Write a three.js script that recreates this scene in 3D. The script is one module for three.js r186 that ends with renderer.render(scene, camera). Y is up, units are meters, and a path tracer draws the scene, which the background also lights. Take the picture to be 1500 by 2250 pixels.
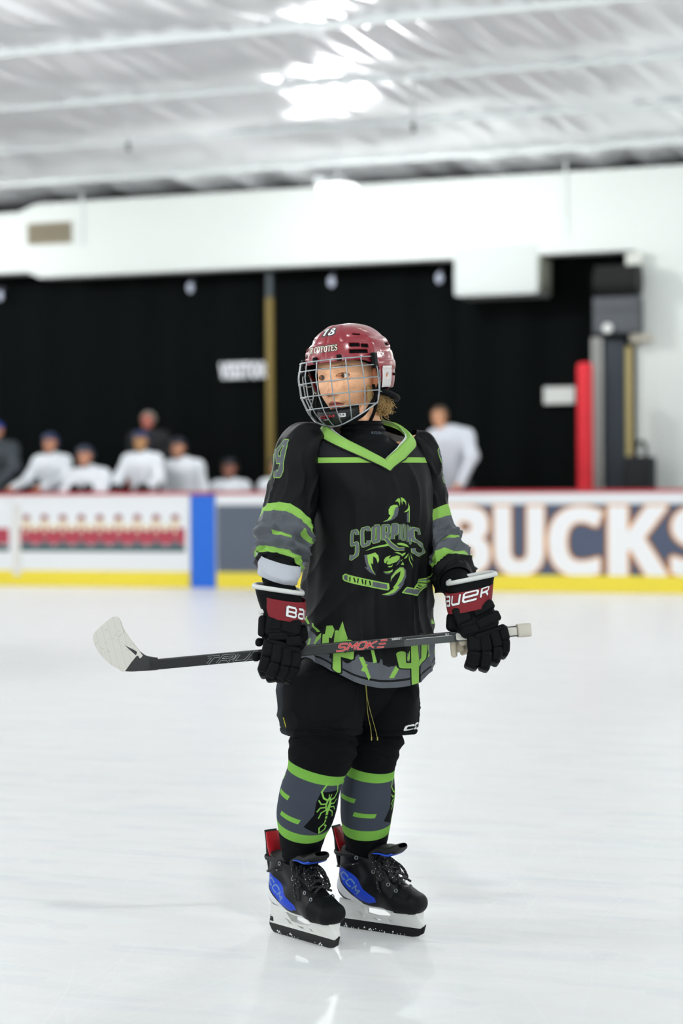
import * as THREE from 'three';
import { RoundedBoxGeometry } from 'three/addons/geometries/RoundedBoxGeometry.js';
import { mergeGeometries } from 'three/addons/utils/BufferGeometryUtils.js';
import { ImprovedNoise } from 'three/addons/math/ImprovedNoise.js';

// ------------------------------------------------------------------ camera, exposure
const scene = new THREE.Scene();
const FPX = 4375, CAMH = 1.19, D0 = 5.147;                       // focal length in pixels of a 1500 x 2250 frame
const camera = new THREE.PerspectiveCamera(2 * Math.atan(1125 / FPX) * 180 / Math.PI, 1500 / 2250, 0.1, 120);
camera.filmGauge = 35;
camera.position.set(0, CAMH, D0);
camera.rotation.set(-0.01394, 0, -0.0069);
camera.focus = 5.12;
camera.userData.fStop = 2.1;
camera.updateMatrixWorld(true);
const renderer = new THREE.WebGLRenderer();
renderer.toneMapping = THREE.LinearToneMapping;
renderer.toneMappingExposure = 1.03;
renderer.shadowMap.enabled = true;
const LAMP_POWER = 64;                                            // candela of one high-bay lamp
const LAMP_COLOR = 0xfdfffe;

// ------------------------------------------------------------------ helpers
const V = (x, y, z) => new THREE.Vector3(x, y, z);
const noiseGen = new ImprovedNoise();
const noise = (x, y = 0, z = 0) => noiseGen.noise(x + 31.7, y + 17.3, z + 5.1);
const lerp = (a, b, t) => a + (b - a) * t, clamp = (x, a = 0, b = 1) => Math.min(b, Math.max(a, x));
const sstep = (a, b, x) => { const t = clamp((x - a) / (b - a)); return t * t * (3 - 2 * t); };
let seed = 7; const rnd = () => { seed = (seed * 1664525 + 1013904223) >>> 0; return seed / 4294967296; };
function ray(px, py) { return V((px - 750) / FPX, -(py - 1125) / FPX, -1).applyQuaternion(camera.quaternion); }
function at(px, py, z) { const d = ray(px, py), t = (z - D0) / d.z; return V(d.x * t, CAMH + d.y * t, z); }
function ground(px, py) { const d = ray(px, py), t = -CAMH / d.y; return V(d.x * t, 0, D0 + d.z * t); }
// far frame: x along the boards, z toward the ice
const FA = ground(0, 1287), FB = ground(1500, 1305);
const EX = FB.clone().sub(FA).normalize(), EZ = V(-EX.z, 0, EX.x);
const FYAW = Math.atan2(-EX.z, EX.x);
function far(px, py, c = 0) { const d = ray(px, py), o = V(0, CAMH, D0).sub(FA), t = (c - o.dot(EZ)) / d.dot(EZ), p = o.addScaledVector(d, t); return V(p.dot(EX), p.y, c); }
const farWorld = (x, y, z) => FA.clone().addScaledVector(EX, x).addScaledVector(EZ, z).setY(y);

const names = {};
function numbered(n) { if (names[n] === undefined) { names[n] = 0; return n; } names[n]++; return n + '_' + String(names[n]).padStart(3, '0'); }
function shadow(m) { m.castShadow = true; m.receiveShadow = true; return m; }
function part(name, geo, mat, parent) { const m = shadow(new THREE.Mesh(geo, mat)); m.name = name; parent.add(m); return m; }
function tag(o, label, category, group) { o.userData.label = label; if (category) o.userData.category = category; if (group) o.userData.group = group; return o; }
function thing(name, label, category, group) { const g = new THREE.Group(); g.name = numbered(name); scene.add(g); return tag(g, label, category, group); }
function farThing(name, label, category, x, y, z, group) { const g = thing(name, label, category, group); g.position.copy(farWorld(x, y, z)); g.rotation.y = FYAW; return g; }
function struct(name, geo, mat, label, inFar = true) {
  const m = shadow(new THREE.Mesh(geo, mat)); m.name = numbered(name); m.userData.kind = 'structure'; if (label) m.userData.label = label;
  if (inFar) { m.position.copy(FA); m.rotation.y = FYAW; } scene.add(m); return m;
}
function merge(list) {
  return mergeGeometries(list.map((g) => { const n = g.index ? g.toNonIndexed() : g.clone(); for (const k of Object.keys(n.attributes)) if (!['position', 'normal', 'uv'].includes(k)) n.deleteAttribute(k); return n; }), false);
}
function box(w, h, d, x = 0, y = 0, z = 0, r = 0) { const g = r ? new RoundedBoxGeometry(w, h, d, 2, r) : new THREE.BoxGeometry(w, h, d); g.translate(x, y, z); return g; }
function boxFT(x0, x1, y0, y1, z0, z1, r = 0) { return box(x1 - x0, y1 - y0, z1 - z0, (x0 + x1) / 2, (y0 + y1) / 2, (z0 + z1) / 2, r); }
function tube(pts, r, seg = 24, rad = 6, closed = false) { return new THREE.TubeGeometry(new THREE.CatmullRomCurve3(pts, closed), seg, r, rad, closed); }
function basis(o, y, n) {                                           // matrix with +y along y, +z near n
  const Y = y.clone().normalize(), Z = n.clone().addScaledVector(Y, -n.dot(Y)).normalize(), X = Y.clone().cross(Z);
  return new THREE.Matrix4().makeBasis(X, Y, Z).setPosition(o);
}
function pad(p1, p2, w, t, n, r = 0.006) {                           // cushioned block from p1 to p2
  const l = p1.distanceTo(p2), g = new RoundedBoxGeometry(w, l, t, 3, Math.min(r, w / 2.05, l / 2.05, t / 2.05));
  return g.applyMatrix4(basis(p1.clone().add(p2).multiplyScalar(0.5), p2.clone().sub(p1), n));
}
function canvas(w, h, draw) {
  const c = document.createElement('canvas'); c.width = w; c.height = h; const x = c.getContext('2d'); draw(x, w, h);
  const t = new THREE.CanvasTexture(c); t.colorSpace = THREE.SRGBColorSpace; t.magFilter = THREE.LinearFilter; return t;
}
function dataTex(w, h, f) {                                          // grey noise map
  const d = new Uint8Array(w * h * 4);
  for (let y = 0; y < h; y++) for (let x = 0; x < w; x++) { const v = clamp(f(x / w, y / h)) * 255, i = (y * w + x) * 4; d[i] = d[i + 1] = d[i + 2] = v; d[i + 3] = 255; }
  const t = new THREE.DataTexture(d, w, h); t.magFilter = THREE.LinearFilter; t.wrapS = t.wrapT = THREE.RepeatWrapping; t.needsUpdate = true; return t;
}
const std = (color, roughness = 0.6, o = {}) => new THREE.MeshStandardMaterial({ color, roughness, metalness: 0, ...o });
const matte = (color, roughness = 0.7, o = {}) => new THREE.MeshPhysicalMaterial({ color, roughness, specularIntensity: 0.25, ...o });   // dull cloth and rubber
const phys = (o) => new THREE.MeshPhysicalMaterial(o);

// surface nets over a distance field
function sdfMesh(f, lo, hi, cell) {
  const nx = Math.ceil((hi.x - lo.x) / cell) + 1, ny = Math.ceil((hi.y - lo.y) / cell) + 1, nz = Math.ceil((hi.z - lo.z) / cell) + 1;
  const val = new Float32Array(nx * ny * nz), id = (i, j, k) => (k * ny + j) * nx + i;
  for (let k = 0; k < nz; k++) for (let j = 0; j < ny; j++) for (let i = 0; i < nx; i++) val[id(i, j, k)] = f(lo.x + i * cell, lo.y + j * cell, lo.z + k * cell);
  const vid = new Int32Array(nx * ny * nz).fill(-1), pos = [], idx = [];
  const ed = [[0, 1], [0, 2], [0, 4], [1, 3], [1, 5], [2, 3], [2, 6], [3, 7], [4, 5], [4, 6], [5, 7], [6, 7]];
  for (let k = 0; k < nz - 1; k++) for (let j = 0; j < ny - 1; j++) for (let i = 0; i < nx - 1; i++) {
    const c = []; let neg = 0;
    for (let q = 0; q < 8; q++) { const v = val[id(i + (q & 1), j + ((q >> 1) & 1), k + (q >> 2))]; c.push(v); if (v < 0) neg++; }
    if (neg === 0 || neg === 8) continue;
    let x = 0, y = 0, z = 0, n = 0;
    for (const [a, b] of ed) if ((c[a] < 0) !== (c[b] < 0)) {
      const t = c[a] / (c[a] - c[b]);
      x += lerp(a & 1, b & 1, t); y += lerp((a >> 1) & 1, (b >> 1) & 1, t); z += lerp(a >> 2, b >> 2, t); n++;
    }
    vid[id(i, j, k)] = pos.length / 3; pos.push(lo.x + (i + x / n) * cell, lo.y + (j + y / n) * cell, lo.z + (k + z / n) * cell);
  }
  const quad = (a, b, c, d, flip) => { if (a < 0 || b < 0 || c < 0 || d < 0) return; if (flip) idx.push(a, c, b, a, d, c); else idx.push(a, b, c, a, c, d); };
  for (let k = 1; k < nz - 1; k++) for (let j = 1; j < ny - 1; j++) for (let i = 1; i < nx - 1; i++) {
    const s = val[id(i, j, k)] < 0;
    if (s !== val[id(i + 1, j, k)] < 0) quad(vid[id(i, j - 1, k - 1)], vid[id(i, j, k - 1)], vid[id(i, j, k)], vid[id(i, j - 1, k)], !s);
    if (s !== val[id(i, j + 1, k)] < 0) quad(vid[id(i - 1, j, k - 1)], vid[id(i - 1, j, k)], vid[id(i, j, k)], vid[id(i, j, k - 1)], !s);
    if (s !== val[id(i, j, k + 1)] < 0) quad(vid[id(i - 1, j - 1, k)], vid[id(i, j - 1, k)], vid[id(i, j, k)], vid[id(i - 1, j, k)], !s);
  }
  const g = new THREE.BufferGeometry(), nrm = new Float32Array(pos.length), uv = new Float32Array(pos.length / 3 * 2), e = cell * 0.5;
  for (let i = 0; i < pos.length; i += 3) {
    const [x, y, z] = [pos[i], pos[i + 1], pos[i + 2]], a = f(x + e, y, z) - f(x - e, y, z), b = f(x, y + e, z) - f(x, y - e, z), c = f(x, y, z + e) - f(x, y, z - e), l = Math.hypot(a, b, c) || 1;
    nrm[i] = a / l; nrm[i + 1] = b / l; nrm[i + 2] = c / l;
  }
  g.setAttribute('position', new THREE.Float32BufferAttribute(pos, 3)); g.setAttribute('normal', new THREE.BufferAttribute(nrm, 3)); g.setAttribute('uv', new THREE.BufferAttribute(uv, 2)); g.setIndex(idx);
  return g;
}
const smin = (a, b, k) => { const h = Math.max(k - Math.abs(a - b), 0) / k; return Math.min(a, b) - h * h * k * 0.25; };
function bones(list, k = 0.03) {                                     // list of [A, ra, B, rb]
  const L = list.map(([a, ra, b, rb]) => { const d = b.clone().sub(a); return [a, ra, d, rb, Math.max(d.lengthSq(), 1e-9)]; });
  return (x, y, z) => {
    let r = 1e3;
    for (const [a, ra, d, rb, q] of L) {
      const px = x - a.x, py = y - a.y, pz = z - a.z, t = clamp((px * d.x + py * d.y + pz * d.z) / q);
      r = smin(r, Math.hypot(px - d.x * t, py - d.y * t, pz - d.z * t) - lerp(ra, rb, t), k);
    }
    return r;
  };
}
function bonesMesh(list, k, cell) {
  const b = new THREE.Box3(); for (const [a, ra, c, rc] of list) { b.expandByPoint(a.clone().addScalar(ra)); b.expandByPoint(a.clone().addScalar(-ra)); b.expandByPoint(c.clone().addScalar(rc)); b.expandByPoint(c.clone().addScalar(-rc)); }
  b.expandByScalar(cell * 3 + k * 0.3); return sdfMesh(bones(list, k), b.min, b.max, cell);
}
// lofted surface: rings {c, x, z, a, b, n}; u runs left to right when seen from +z, 0.5 faces +z
function catmull(keys, t, get) {
  const n = keys.length - 1, f = clamp(t) * n, i = Math.min(n - 1, Math.floor(f)), w = f - i;
  const p = [Math.max(0, i - 1), i, i + 1, Math.min(n, i + 2)].map((q) => get(keys[q]));
  return 0.5 * (2 * p[1] + (p[2] - p[0]) * w + (2 * p[0] - 5 * p[1] + 4 * p[2] - p[3]) * w * w + (3 * p[1] - p[0] - 3 * p[2] + p[3]) * w * w * w);
}
function ringAt(keys, t) {
  const g = (f) => catmull(keys, t, f), v = (k) => V(g((r) => r[k].x), g((r) => r[k].y), g((r) => r[k].z));
  return { c: v('c'), x: v('x').normalize(), z: v('z').normalize(), a: g((r) => r.a), b: g((r) => r.b), n: g((r) => r.n ?? 2) };
}
function ringPoint(r, u, grow = 0) {
  const ph = (1.5 - 2 * u) * Math.PI, c = Math.cos(ph + Math.PI * 0), s = Math.sin(ph), q = 2 / r.n;      // u = .5 gives phi = 90 degrees, u = .25 gives 180
  return r.c.clone().addScaledVector(r.x, Math.sign(c) * Math.abs(c) ** q * (r.a + grow)).addScaledVector(r.z, Math.sign(s) * Math.abs(s) ** q * (r.b + grow));
}
function gridGeo(nu, nv, point, closed = true) {
  const pos = [], uv = [], idx = [];
  for (let j = 0; j <= nv; j++) for (let i = 0; i <= nu; i++) { const p = point(i / nu, j / nv); pos.push(p.x, p.y, p.z); uv.push(p.u ?? i / nu, p.v ?? j / nv); }
  for (let j = 0; j < nv; j++) for (let i = 0; i < nu; i++) { const a = j * (nu + 1) + i, b = a + 1, c = a + nu + 1, d = c + 1; idx.push(a, b, d, a, d, c); }
  const g = new THREE.BufferGeometry(); g.setAttribute('position', new THREE.Float32BufferAttribute(pos, 3)); g.setAttribute('uv', new THREE.Float32BufferAttribute(uv, 2)); g.setIndex(idx); g.computeVertexNormals();
  if (closed) {
    const n = g.attributes.normal;
    for (let j = 0; j <= nv; j++) { const a = j * (nu + 1), b = a + nu, m = V(n.getX(a) + n.getX(b), n.getY(a) + n.getY(b), n.getZ(a) + n.getZ(b)).normalize(); n.setXYZ(a, m.x, m.y, m.z); n.setXYZ(b, m.x, m.y, m.z); }
  }
  return g;
}
function loft(keys, nu, nv, { grow = 0, t0 = 0, t1 = 1, disp, lip = 0 } = {}) {
  return gridGeo(nu, nv + (lip ? 2 : 0), (u, w) => {
    let t = w, g = grow;
    if (lip) { const f = w * (nv + 2); t = Math.min(1, f / nv); if (f > nv) g -= lip * (f - nv) / 2; if (f > nv + 1) t = 1 - 0.03; }
    const s = lerp(t0, t1, t), r = ringAt(keys, s), p = ringPoint(r, u, g + (disp ? disp(u, s) : 0)); p.u = u; p.v = t; return p;
  });
}
// rings along a polyline of [point, a, b], turned so that the ring's z looks toward the camera side
function pathRings(list, n = 2, look = V(0, 0, 1)) {
  return list.map(([c, a, b], i) => {
    const p = list[Math.max(0, i - 1)][0], q = list[Math.min(list.length - 1, i + 1)][0], T = q.clone().sub(p).normalize();
    const z = look.clone().addScaledVector(T, -look.dot(T)).normalize(), x = z.clone().cross(T).negate(); if (x.x < 0) x.negate();
    return { c, x, z, a, b, n };
  });
}
// stroke lettering: letters as polylines in a unit box, y down
const GLYPH = {
  B: [[[0, 0], [.85, 0], [1, .15], [1, .35], [.85, .5], [0.1, .5]], [[.85, .5], [1, .65], [1, .85], [.85, 1], [0, 1], [0, 0]]],
  a: [[[.05, 0], [.85, 0], [1, .15], [1, 1], [.12, 1], [0, .88], [0, .62], [.12, .5], [1, .5]]],
  u: [[[0, 0], [0, .85], [.15, 1], [1, 1], [1, 0]]],
  e: [[[1, 1], [.15, 1], [0, .85], [0, .15], [.15, 0], [.85, 0], [1, .15], [1, .52], [0, .52]]],
  R: [[[0, 1], [0, 0], [.85, 0], [1, .15], [1, .4], [.85, .55], [0, .55]], [[.55, .55], [1, 1]]],
  C: [[[1, .22], [1, .1], [.88, 0], [.15, 0], [0, .15], [0, .85], [.15, 1], [.88, 1], [1, .9], [1, .78]]],
  M: [[[0, 1], [0, 0], [.5, .6], [1, 0], [1, 1]]],
  S: [[[1, .18], [1, .1], [.88, 0], [.12, 0], [0, .12], [0, .38], [.12, .5], [.88, .5], [1, .62], [1, .88], [.88, 1], [0, 1], [0, .85]]],
  O: [[[.15, 0], [.85, 0], [1, .15], [1, .85], [.85, 1], [.15, 1], [0, .85], [0, .15], [.15, 0]]],
  K: [[[0, 0], [0, 1]], [[1, 0], [.05, .52], [1, 1]]],
  E: [[[1, 0], [.1, 0]], [[1, .5], [0.05, .5]], [[1, 1], [0, 1]]],
  T: [[[0, 0], [1, 0]], [[.5, 0], [.5, 1]]],
  U: [[[0, 0], [0, .85], [.15, 1], [.85, 1], [1, .85], [1, 0]]],
  P: [[[0, 1], [0, 0], [.85, 0], [1, .15], [1, .5], [.85, .65], [0, .65]]],
  I: [[[.5, 0], [.5, 1]]], N: [[[0, 1], [0, 0], [1, 1], [1, 0]]],
  5: [[[1, 0], [0, 0], [0, .42], [.8, .42], [1, .58], [1, .84], [.8, 1], [.1, 1], [0, .85]]],
  9: [[[1, .55], [.2, .55], [0, .4], [0, .15], [.2, 0], [.8, 0], [1, .15], [1, .85], [.8, 1], [.1, 1], [0, .85]]],
};
function strokeText(x, str, x0, y0, w, h, lw, color, { gap = 0.32, skew = 0, map } = {}) {   // w = letter width
  x.strokeStyle = color; x.lineWidth = lw; x.lineJoin = 'round'; x.lineCap = 'butt';
  [...str].forEach((ch, i) => {
    for (const line of GLYPH[ch] ?? []) {
      x.beginPath();
      line.forEach(([a, b], k) => { let X = x0 + i * w * (1 + gap) + a * w + (0.5 - b) * h * skew, Y = y0 + b * h; if (map) [X, Y] = map(X, Y); if (k) x.lineTo(X, Y); else x.moveTo(X, Y); });
      x.stroke();
    }
  });
}
function poly(x, pts, color, map) { x.fillStyle = color; x.beginPath(); pts.forEach(([a, b], i) => { const [X, Y] = map ? map(a, b) : [a, b]; if (i) x.lineTo(X, Y); else x.moveTo(X, Y); }); x.closePath(); x.fill(); }

// shared colours
const GREEN = '#90c35a', GREY = '#5d6168', INK = '#0c0d10';
const weave = dataTex(256, 256, (u, v) => 0.5 + 0.25 * Math.sin(u * 256 * Math.PI / 2) * Math.sin(v * 256 * Math.PI / 2) + 0.2 * (rnd() - 0.5));
function weaveRep(a, b) { const t = weave.clone(); t.repeat.set(a, b); t.needsUpdate = true; return t; }

// ================================================================== THE RINK
// ice sheet
{
  const tint = canvas(2048, 2048, (x) => {
    x.fillStyle = '#f6f5f5'; x.fillRect(0, 0, 2048, 2048);
    for (let i = 0; i < 900; i++) { x.fillStyle = `rgba(${rnd() < 0.5 ? '216,224,230' : '250,252,253'},${0.05 + rnd() * 0.08})`; x.beginPath(); x.ellipse(rnd() * 2048, rnd() * 2048, 20 + rnd() * 120, 6 + rnd() * 30, 0.1 * (rnd() - 0.5), 0, 7); x.fill(); }
    for (let i = 0; i < 520; i++) { const a = rnd() * 6.28, l = 150 + rnd() * 700, X = rnd() * 2048, Y = rnd() * 2048, c = (rnd() - 0.5) * 160; x.strokeStyle = `rgba(255,255,255,${0.12 + rnd() * 0.3})`; x.lineWidth = 0.8 + rnd() * 2; x.beginPath(); x.moveTo(X, Y); x.quadraticCurveTo(X + Math.cos(a) * l / 2 - Math.sin(a) * c, Y + Math.sin(a) * l / 2 + Math.cos(a) * c, X + Math.cos(a) * l, Y + Math.sin(a) * l); x.stroke(); }
    for (let i = 0; i < 2600; i++) { x.fillStyle = `rgba(255,255,255,${0.15 + rnd() * 0.35})`; x.fillRect(rnd() * 2048, rnd() * 2048, 1 + rnd() * 4, 1 + rnd() * 3); }
  });
  tint.wrapS = tint.wrapT = THREE.RepeatWrapping; tint.repeat.set(1 / 3.2, 1 / 3.2);
  const scr = canvas(2048, 2048, (x) => {
    x.fillStyle = '#808080'; x.fillRect(0, 0, 2048, 2048);
    for (let i = 0; i < 700; i++) { const a = rnd() * 6.28, l = 100 + rnd() * 800, X = rnd() * 2048, Y = rnd() * 2048; x.strokeStyle = rnd() < 0.6 ? 'rgba(30,30,30,.5)' : 'rgba(230,230,230,.4)'; x.lineWidth = 0.8 + rnd() * 1.6; x.beginPath(); x.moveTo(X, Y); x.lineTo(X + Math.cos(a) * l, Y + Math.sin(a) * l); x.stroke(); }
    for (let i = 0; i < 9000; i++) { x.fillStyle = `rgba(${rnd() < 0.5 ? '0,0,0' : '255,255,255'},${rnd() * 0.2})`; x.fillRect(rnd() * 2048, rnd() * 2048, 2 + rnd() * 6, 2 + rnd() * 4); }
  });
  scr.colorSpace = THREE.NoColorSpace; scr.wrapS = scr.wrapT = THREE.RepeatWrapping; scr.repeat.set(1 / 2.3, 1 / 2.3);
  const g = new THREE.BoxGeometry(40, 0.1, 30); g.translate(4, -0.05, 14.98);
  const p = g.attributes.position, uv = g.attributes.uv; for (let i = 0; i < p.count; i++) uv.setXY(i, p.getX(i), p.getZ(i));
  struct('floor', g, phys({ color: 0xffffff, map: tint, roughness: 0.3, ior: 1.31, specularIntensity: 0.2, bumpMap: scr, bumpScale: 0.0008 }), 'white scratched ice sheet');
  struct('floor', boxFT(-16, 24, -0.1, 0.0, -6, -0.02), std(0x2a2c2e, 0.8), 'dark rubber floor behind the boards');
  struct('floor', boxFT(-12, 14, 0.0, 0.2, -2.4, -0.35), std(0x202224, 0.85), 'raised dark platform of the players bench');
}
const WZ = -2.7;                                                    // plane of the white back wall
const CEIL = 5.2;
// back wall: white header over the bench recess, white wall to the right, kinked end to the left
{
  const white = std(0xd3d8d5, 0.75);
  const kink = far(78, 600, WZ).x, xr = far(1398, 700, WZ).x, yb = far(750, 578, WZ).y, yt = far(600, 418, WZ).y;
  const sh = new THREE.Shape([new THREE.Vector2(-16, yb + 0.08), new THREE.Vector2(kink - 0.12, yb + 0.08), new THREE.Vector2(kink + 0.06, yb), new THREE.Vector2(xr, yb), new THREE.Vector2(xr, 0), new THREE.Vector2(24, 0), new THREE.Vector2(24, yt), new THREE.Vector2(kink + 0.02, yt), new THREE.Vector2(kink - 0.25, yt - 0.1), new THREE.Vector2(-16, yt - 0.1)]);
  const g = new THREE.ExtrudeGeometry(sh, { depth: 0.3, bevelEnabled: true, bevelSize: 0.01, bevelThickness: 0.01, bevelSegments: 1 }); g.translate(0, 0, WZ - 0.3);
  struct('wall_back', g, white, 'white wall with a wide header over the dark bench recess');
  struct('wall_recess', boxFT(-16, 24, -0.1, 6.2, -6.2, -6), std(0x16191b, 0.9), 'dark wall behind the curtain and the gap under the roof');
  struct('wall_left', boxFT(-16.2, -16, -0.1, 6.2, -6.2, 30), white); struct('wall_right', boxFT(24, 24.2, -0.1, 6.2, -6.2, 30), white);
  struct('wall_front', boxFT(-16.2, 24.2, -0.1, 6.2, 30, 30.2), white);
}
// ceiling: silver insulation foil sagging between purlins
const BAY = 2.35, ZP = -2.2;
{
  const foil = phys({ color: 0xf4f5f8, metalness: 0.36, roughness: 0.3 });
  const sag = (x, z) => { const f = (z - ZP) / BAY, q = Math.sin(Math.PI * (f - Math.floor(f))); return -0.09 * q * q + 0.03 * noise(x * 1.3 + z * 0.25, z * 0.4) + 0.045 * noise(x * 6 + z * 1.2, z * 0.5, 3) + 0.018 * noise(x * 14 + z * 2, z * 0.9, 8); };
  const g = gridGeo(1000, 200, (u, v) => { const x = lerp(-10, 10, u), z = lerp(-5.9, 13, v); return V(x, CEIL + sag(x, z) + (z < WZ + 0.3 ? 0.12 * noise(x * 2.2, 4) : 0), z); }, false);
  struct('ceiling', g, foil, 'silver wrinkled insulation foil of the roof');
  struct('ceiling', boxFT(-16, 24, 5.32, 5.5, -6.2, 30), std(0xb9bdc0, 0.6), 'roof deck above the foil');
  struct('ceiling', merge([boxFT(-16, -10, 5.1, 5.2, -6, 30), boxFT(10, 24, 5.1, 5.2, -6, 30), boxFT(-10, 10, 5.1, 5.2, 13, 30)]), std(0xc9cdd0, 0.5, { metalness: 0.5 }), 'plain silver roof lining');
  for (let k = 0; k < 7; k++) struct('trim_' + (k + 1), boxFT(-16, 24, CEIL - 0.06, CEIL + 0.02, ZP + k * BAY - 0.02, ZP + k * BAY + 0.02, 0.01), std(0xdfe4e4, 0.5), 'pale roof purlin crossing under the foil');
}
// high-bay lamps in rows under the roof; last row added for frontal light
{
  const base = far(741, 413, WZ + 2.9), hood = std(0xe6eaec, 0.4, { metalness: 0.2 }), glow = new THREE.MeshStandardMaterial({ color: 0xffffff, emissive: LAMP_COLOR, emissiveIntensity: 2.2, roughness: 0.5 });
  const dome = new THREE.LatheGeometry([[0, -0.075], [0.1, -0.074], [0.18, -0.066], [0.222, -0.045], [0.232, -0.01], [0.225, 0.02], [0.2, 0.03]].map((p) => new THREE.Vector2(...p)), 40);
  const cap = new THREE.LatheGeometry([[0.2, 0.03], [0.2, 0.045], [0.1, 0.075], [0.085, 0.14], [0.03, 0.15], [0, 0.15]].map((p) => new THREE.Vector2(...p)), 32);
  const rod = new THREE.CylinderGeometry(0.008, 0.008, CEIL - base.y - 0.27, 8); rod.translate(0, (CEIL - base.y - 0.27) / 2 + 0.15, 0);
  const box1 = box(0.16, 0.1, 0.12, -0.19, 0.09, 0, 0.02);
  for (let j = 0; j < 4; j++) for (let k = -2; k <= 2; k++) {
    const main = j === 0 && k === 0;
    const t = farThing('high_bay_lamp', main ? 'round glowing high-bay lamp hanging in front of the white header' : 'round high-bay lamp under the roof outside the picture', 'lamp', base.x + k * 7, base.y, base.z + j * 9.3, 'high-bay lamps under the roof');
    part('diffuser', dome, glow, t); part('housing', cap, hood, t); part('rod', rod, hood, t); part('driver_box', box1, hood, t);
    const l = new THREE.PointLight(LAMP_COLOR, LAMP_POWER); l.position.set(0, -0.02, 0); l.castShadow = true; l.shadow.radius = 9; t.add(l);
  }
}
// black curtain in the recess, hanging in folds
{
  const y0 = 0.0, y1 = 4.5, z = -3.5;
  const mat = matte(0x070b0b, 0.95);
  const widths = [-11, far(446, 800, z).x, far(1000, 800, z).x, 9];
  for (let i = 0; i < 3; i++) {
    const xa = widths[i] + 0.004, xb = widths[i + 1] - 0.004;
    const t = farThing('curtain', ['black curtain behind the crowded end of the bench', 'black curtain behind the dark gold pole and the player', 'black curtain behind the man in the grey hoodie'][i], 'curtain', (xa + xb) / 2, 0, z, 'black curtains of the bench recess');
    part('cloth', gridGeo(400, 8, (u, v) => { const x = lerp(xa, xb, u) - (xa + xb) / 2; return V(x, lerp(y0, y1, v), 0.035 * Math.sin(x * 9 + 2 * noise(x * 0.8, v * 0.6)) + 0.03 * noise(x * 2, v)); }, false), mat, t);
    part('top_hem', box(xb - xa, 0.05, 0.02, 0, y1 - 0.02, 0.05), mat, t);
  }
  const clipMat = std(0xc3c9dc, 0.4);
  for (const [px, py, l] of [[0, 650, 'at the left picture edge'], [418, 632, 'left of the gold pole'], [728, 619, 'above the player'], [965, 611, 'beside the white hanging box']]) {
    const p = far(px, py, z + 0.2), t = farThing('curtain_clip', 'small pale oval clip on the black curtain ' + l, 'clip', p.x, p.y, p.z, 'pale clips along the curtain');
    const g = new THREE.SphereGeometry(0.055, 16, 12); g.scale(0.85, 1.3, 0.6); part('clip_body', g, clipMat, t); part('hook', tube([V(0, 0.06, 0), V(0.01, 0.1, -0.03), V(0, 0.12, -0.09), V(0, 0.1, -0.13)], 0.006, 10), clipMat, t);
  }
}
// signs on the curtain
{
  const z = -3.38, a = far(483, 795, z), b = far(586, 832, z), w = b.x - a.x, h = a.y - b.y;
  const t = farThing('sign', 'white lettered sign on the black curtain beside the gold pole', 'sign', (a.x + b.x) / 2, (a.y + b.y) / 2, z);
  part('sign_backing', box(w, h * 1.05, 0.02), std(0x15181a, 0.8), t);
  const tx = canvas(512, 190, (x) => { x.fillStyle = '#15181a'; x.fillRect(0, 0, 512, 190); x.fillStyle = '#eceef4'; x.font = 'bold 190px sans-serif'; x.textBaseline = 'middle'; const m = x.measureText('VISITOR').width; x.save(); x.translate(2, 100); x.scale(508 / m, 1.12); x.lineWidth = 16; x.strokeStyle = '#eceef4'; x.strokeText('VISITOR', 0, 0); x.fillText('VISITOR', 0, 0); x.restore(); });
  const pl = new THREE.PlaneGeometry(w, h); pl.translate(0, 0, 0.0115); part('lettering', pl, std(0xffffff, 0.6, { map: tx }), t);
  const c = far(1194, 850, z), d = far(1263, 887, z), t2 = farThing('sign', 'small plain white sign on the black curtain left of the red post', 'sign', (c.x + d.x) / 2, (c.y + d.y) / 2, z);
  part('sign_plate', box(d.x - c.x, c.y - d.y, 0.02, 0, 0, 0, 0.008), std(0xdcdedb, 0.6), t2);
  for (const s of [-1, 1]) part('sign_border', box(d.x - c.x, 0.008, 0.024, 0, s * ((c.y - d.y) / 2 - 0.006), 0), std(0xb9bcb8, 0.6), t2);
}
// gold and grey pole
{
  const z = -3.15, b = far(592, 655, z), t = far(590, 575, z), o = farThing('pole', 'dark gold pole with grey upper end in front of the curtain', 'pole', b.x, 0, z);
  const g = new THREE.CylinderGeometry(0.052, 0.052, b.y, 20); g.translate(0, b.y / 2, 0); part('gold_sleeve', g, std(0x7d6a2c, 0.5), o);
  const g2 = new THREE.CylinderGeometry(0.047, 0.047, t.y - b.y + 0.3, 20); g2.translate(0, (t.y + b.y + 0.3) / 2, 0); part('grey_tube', g2, std(0x3c464b, 0.5), o);
  part('base_plate', box(0.2, 0.02, 0.2, 0, 0.01, 0), std(0x3c464b, 0.5), o);
}
// white hanging box under the header
{
  const z = WZ + 0.02, a = far(997, 560, z), b = far(1160, 641, z), t = farThing('hanging_box', 'white box hanging below the header over the curtain', 'box', (a.x + b.x) / 2, b.y, z - 0.35);
  const w = b.x - a.x, h = a.y - b.y + 0.1; part('casing', box(w + 0.12, h, 0.7, 0.06, h / 2, 0, 0.012), std(0xc0c6c4, 0.6), t);
  part('side_flange', box(0.02, h * 0.96, 0.6, w / 2 + 0.13, h / 2, 0.02), std(0xa3a799, 0.6), t); part('bottom_rim', box(w + 0.1, 0.02, 0.66, 0.06, -0.008, 0), std(0xcfd4d2, 0.6), t);
}
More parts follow.
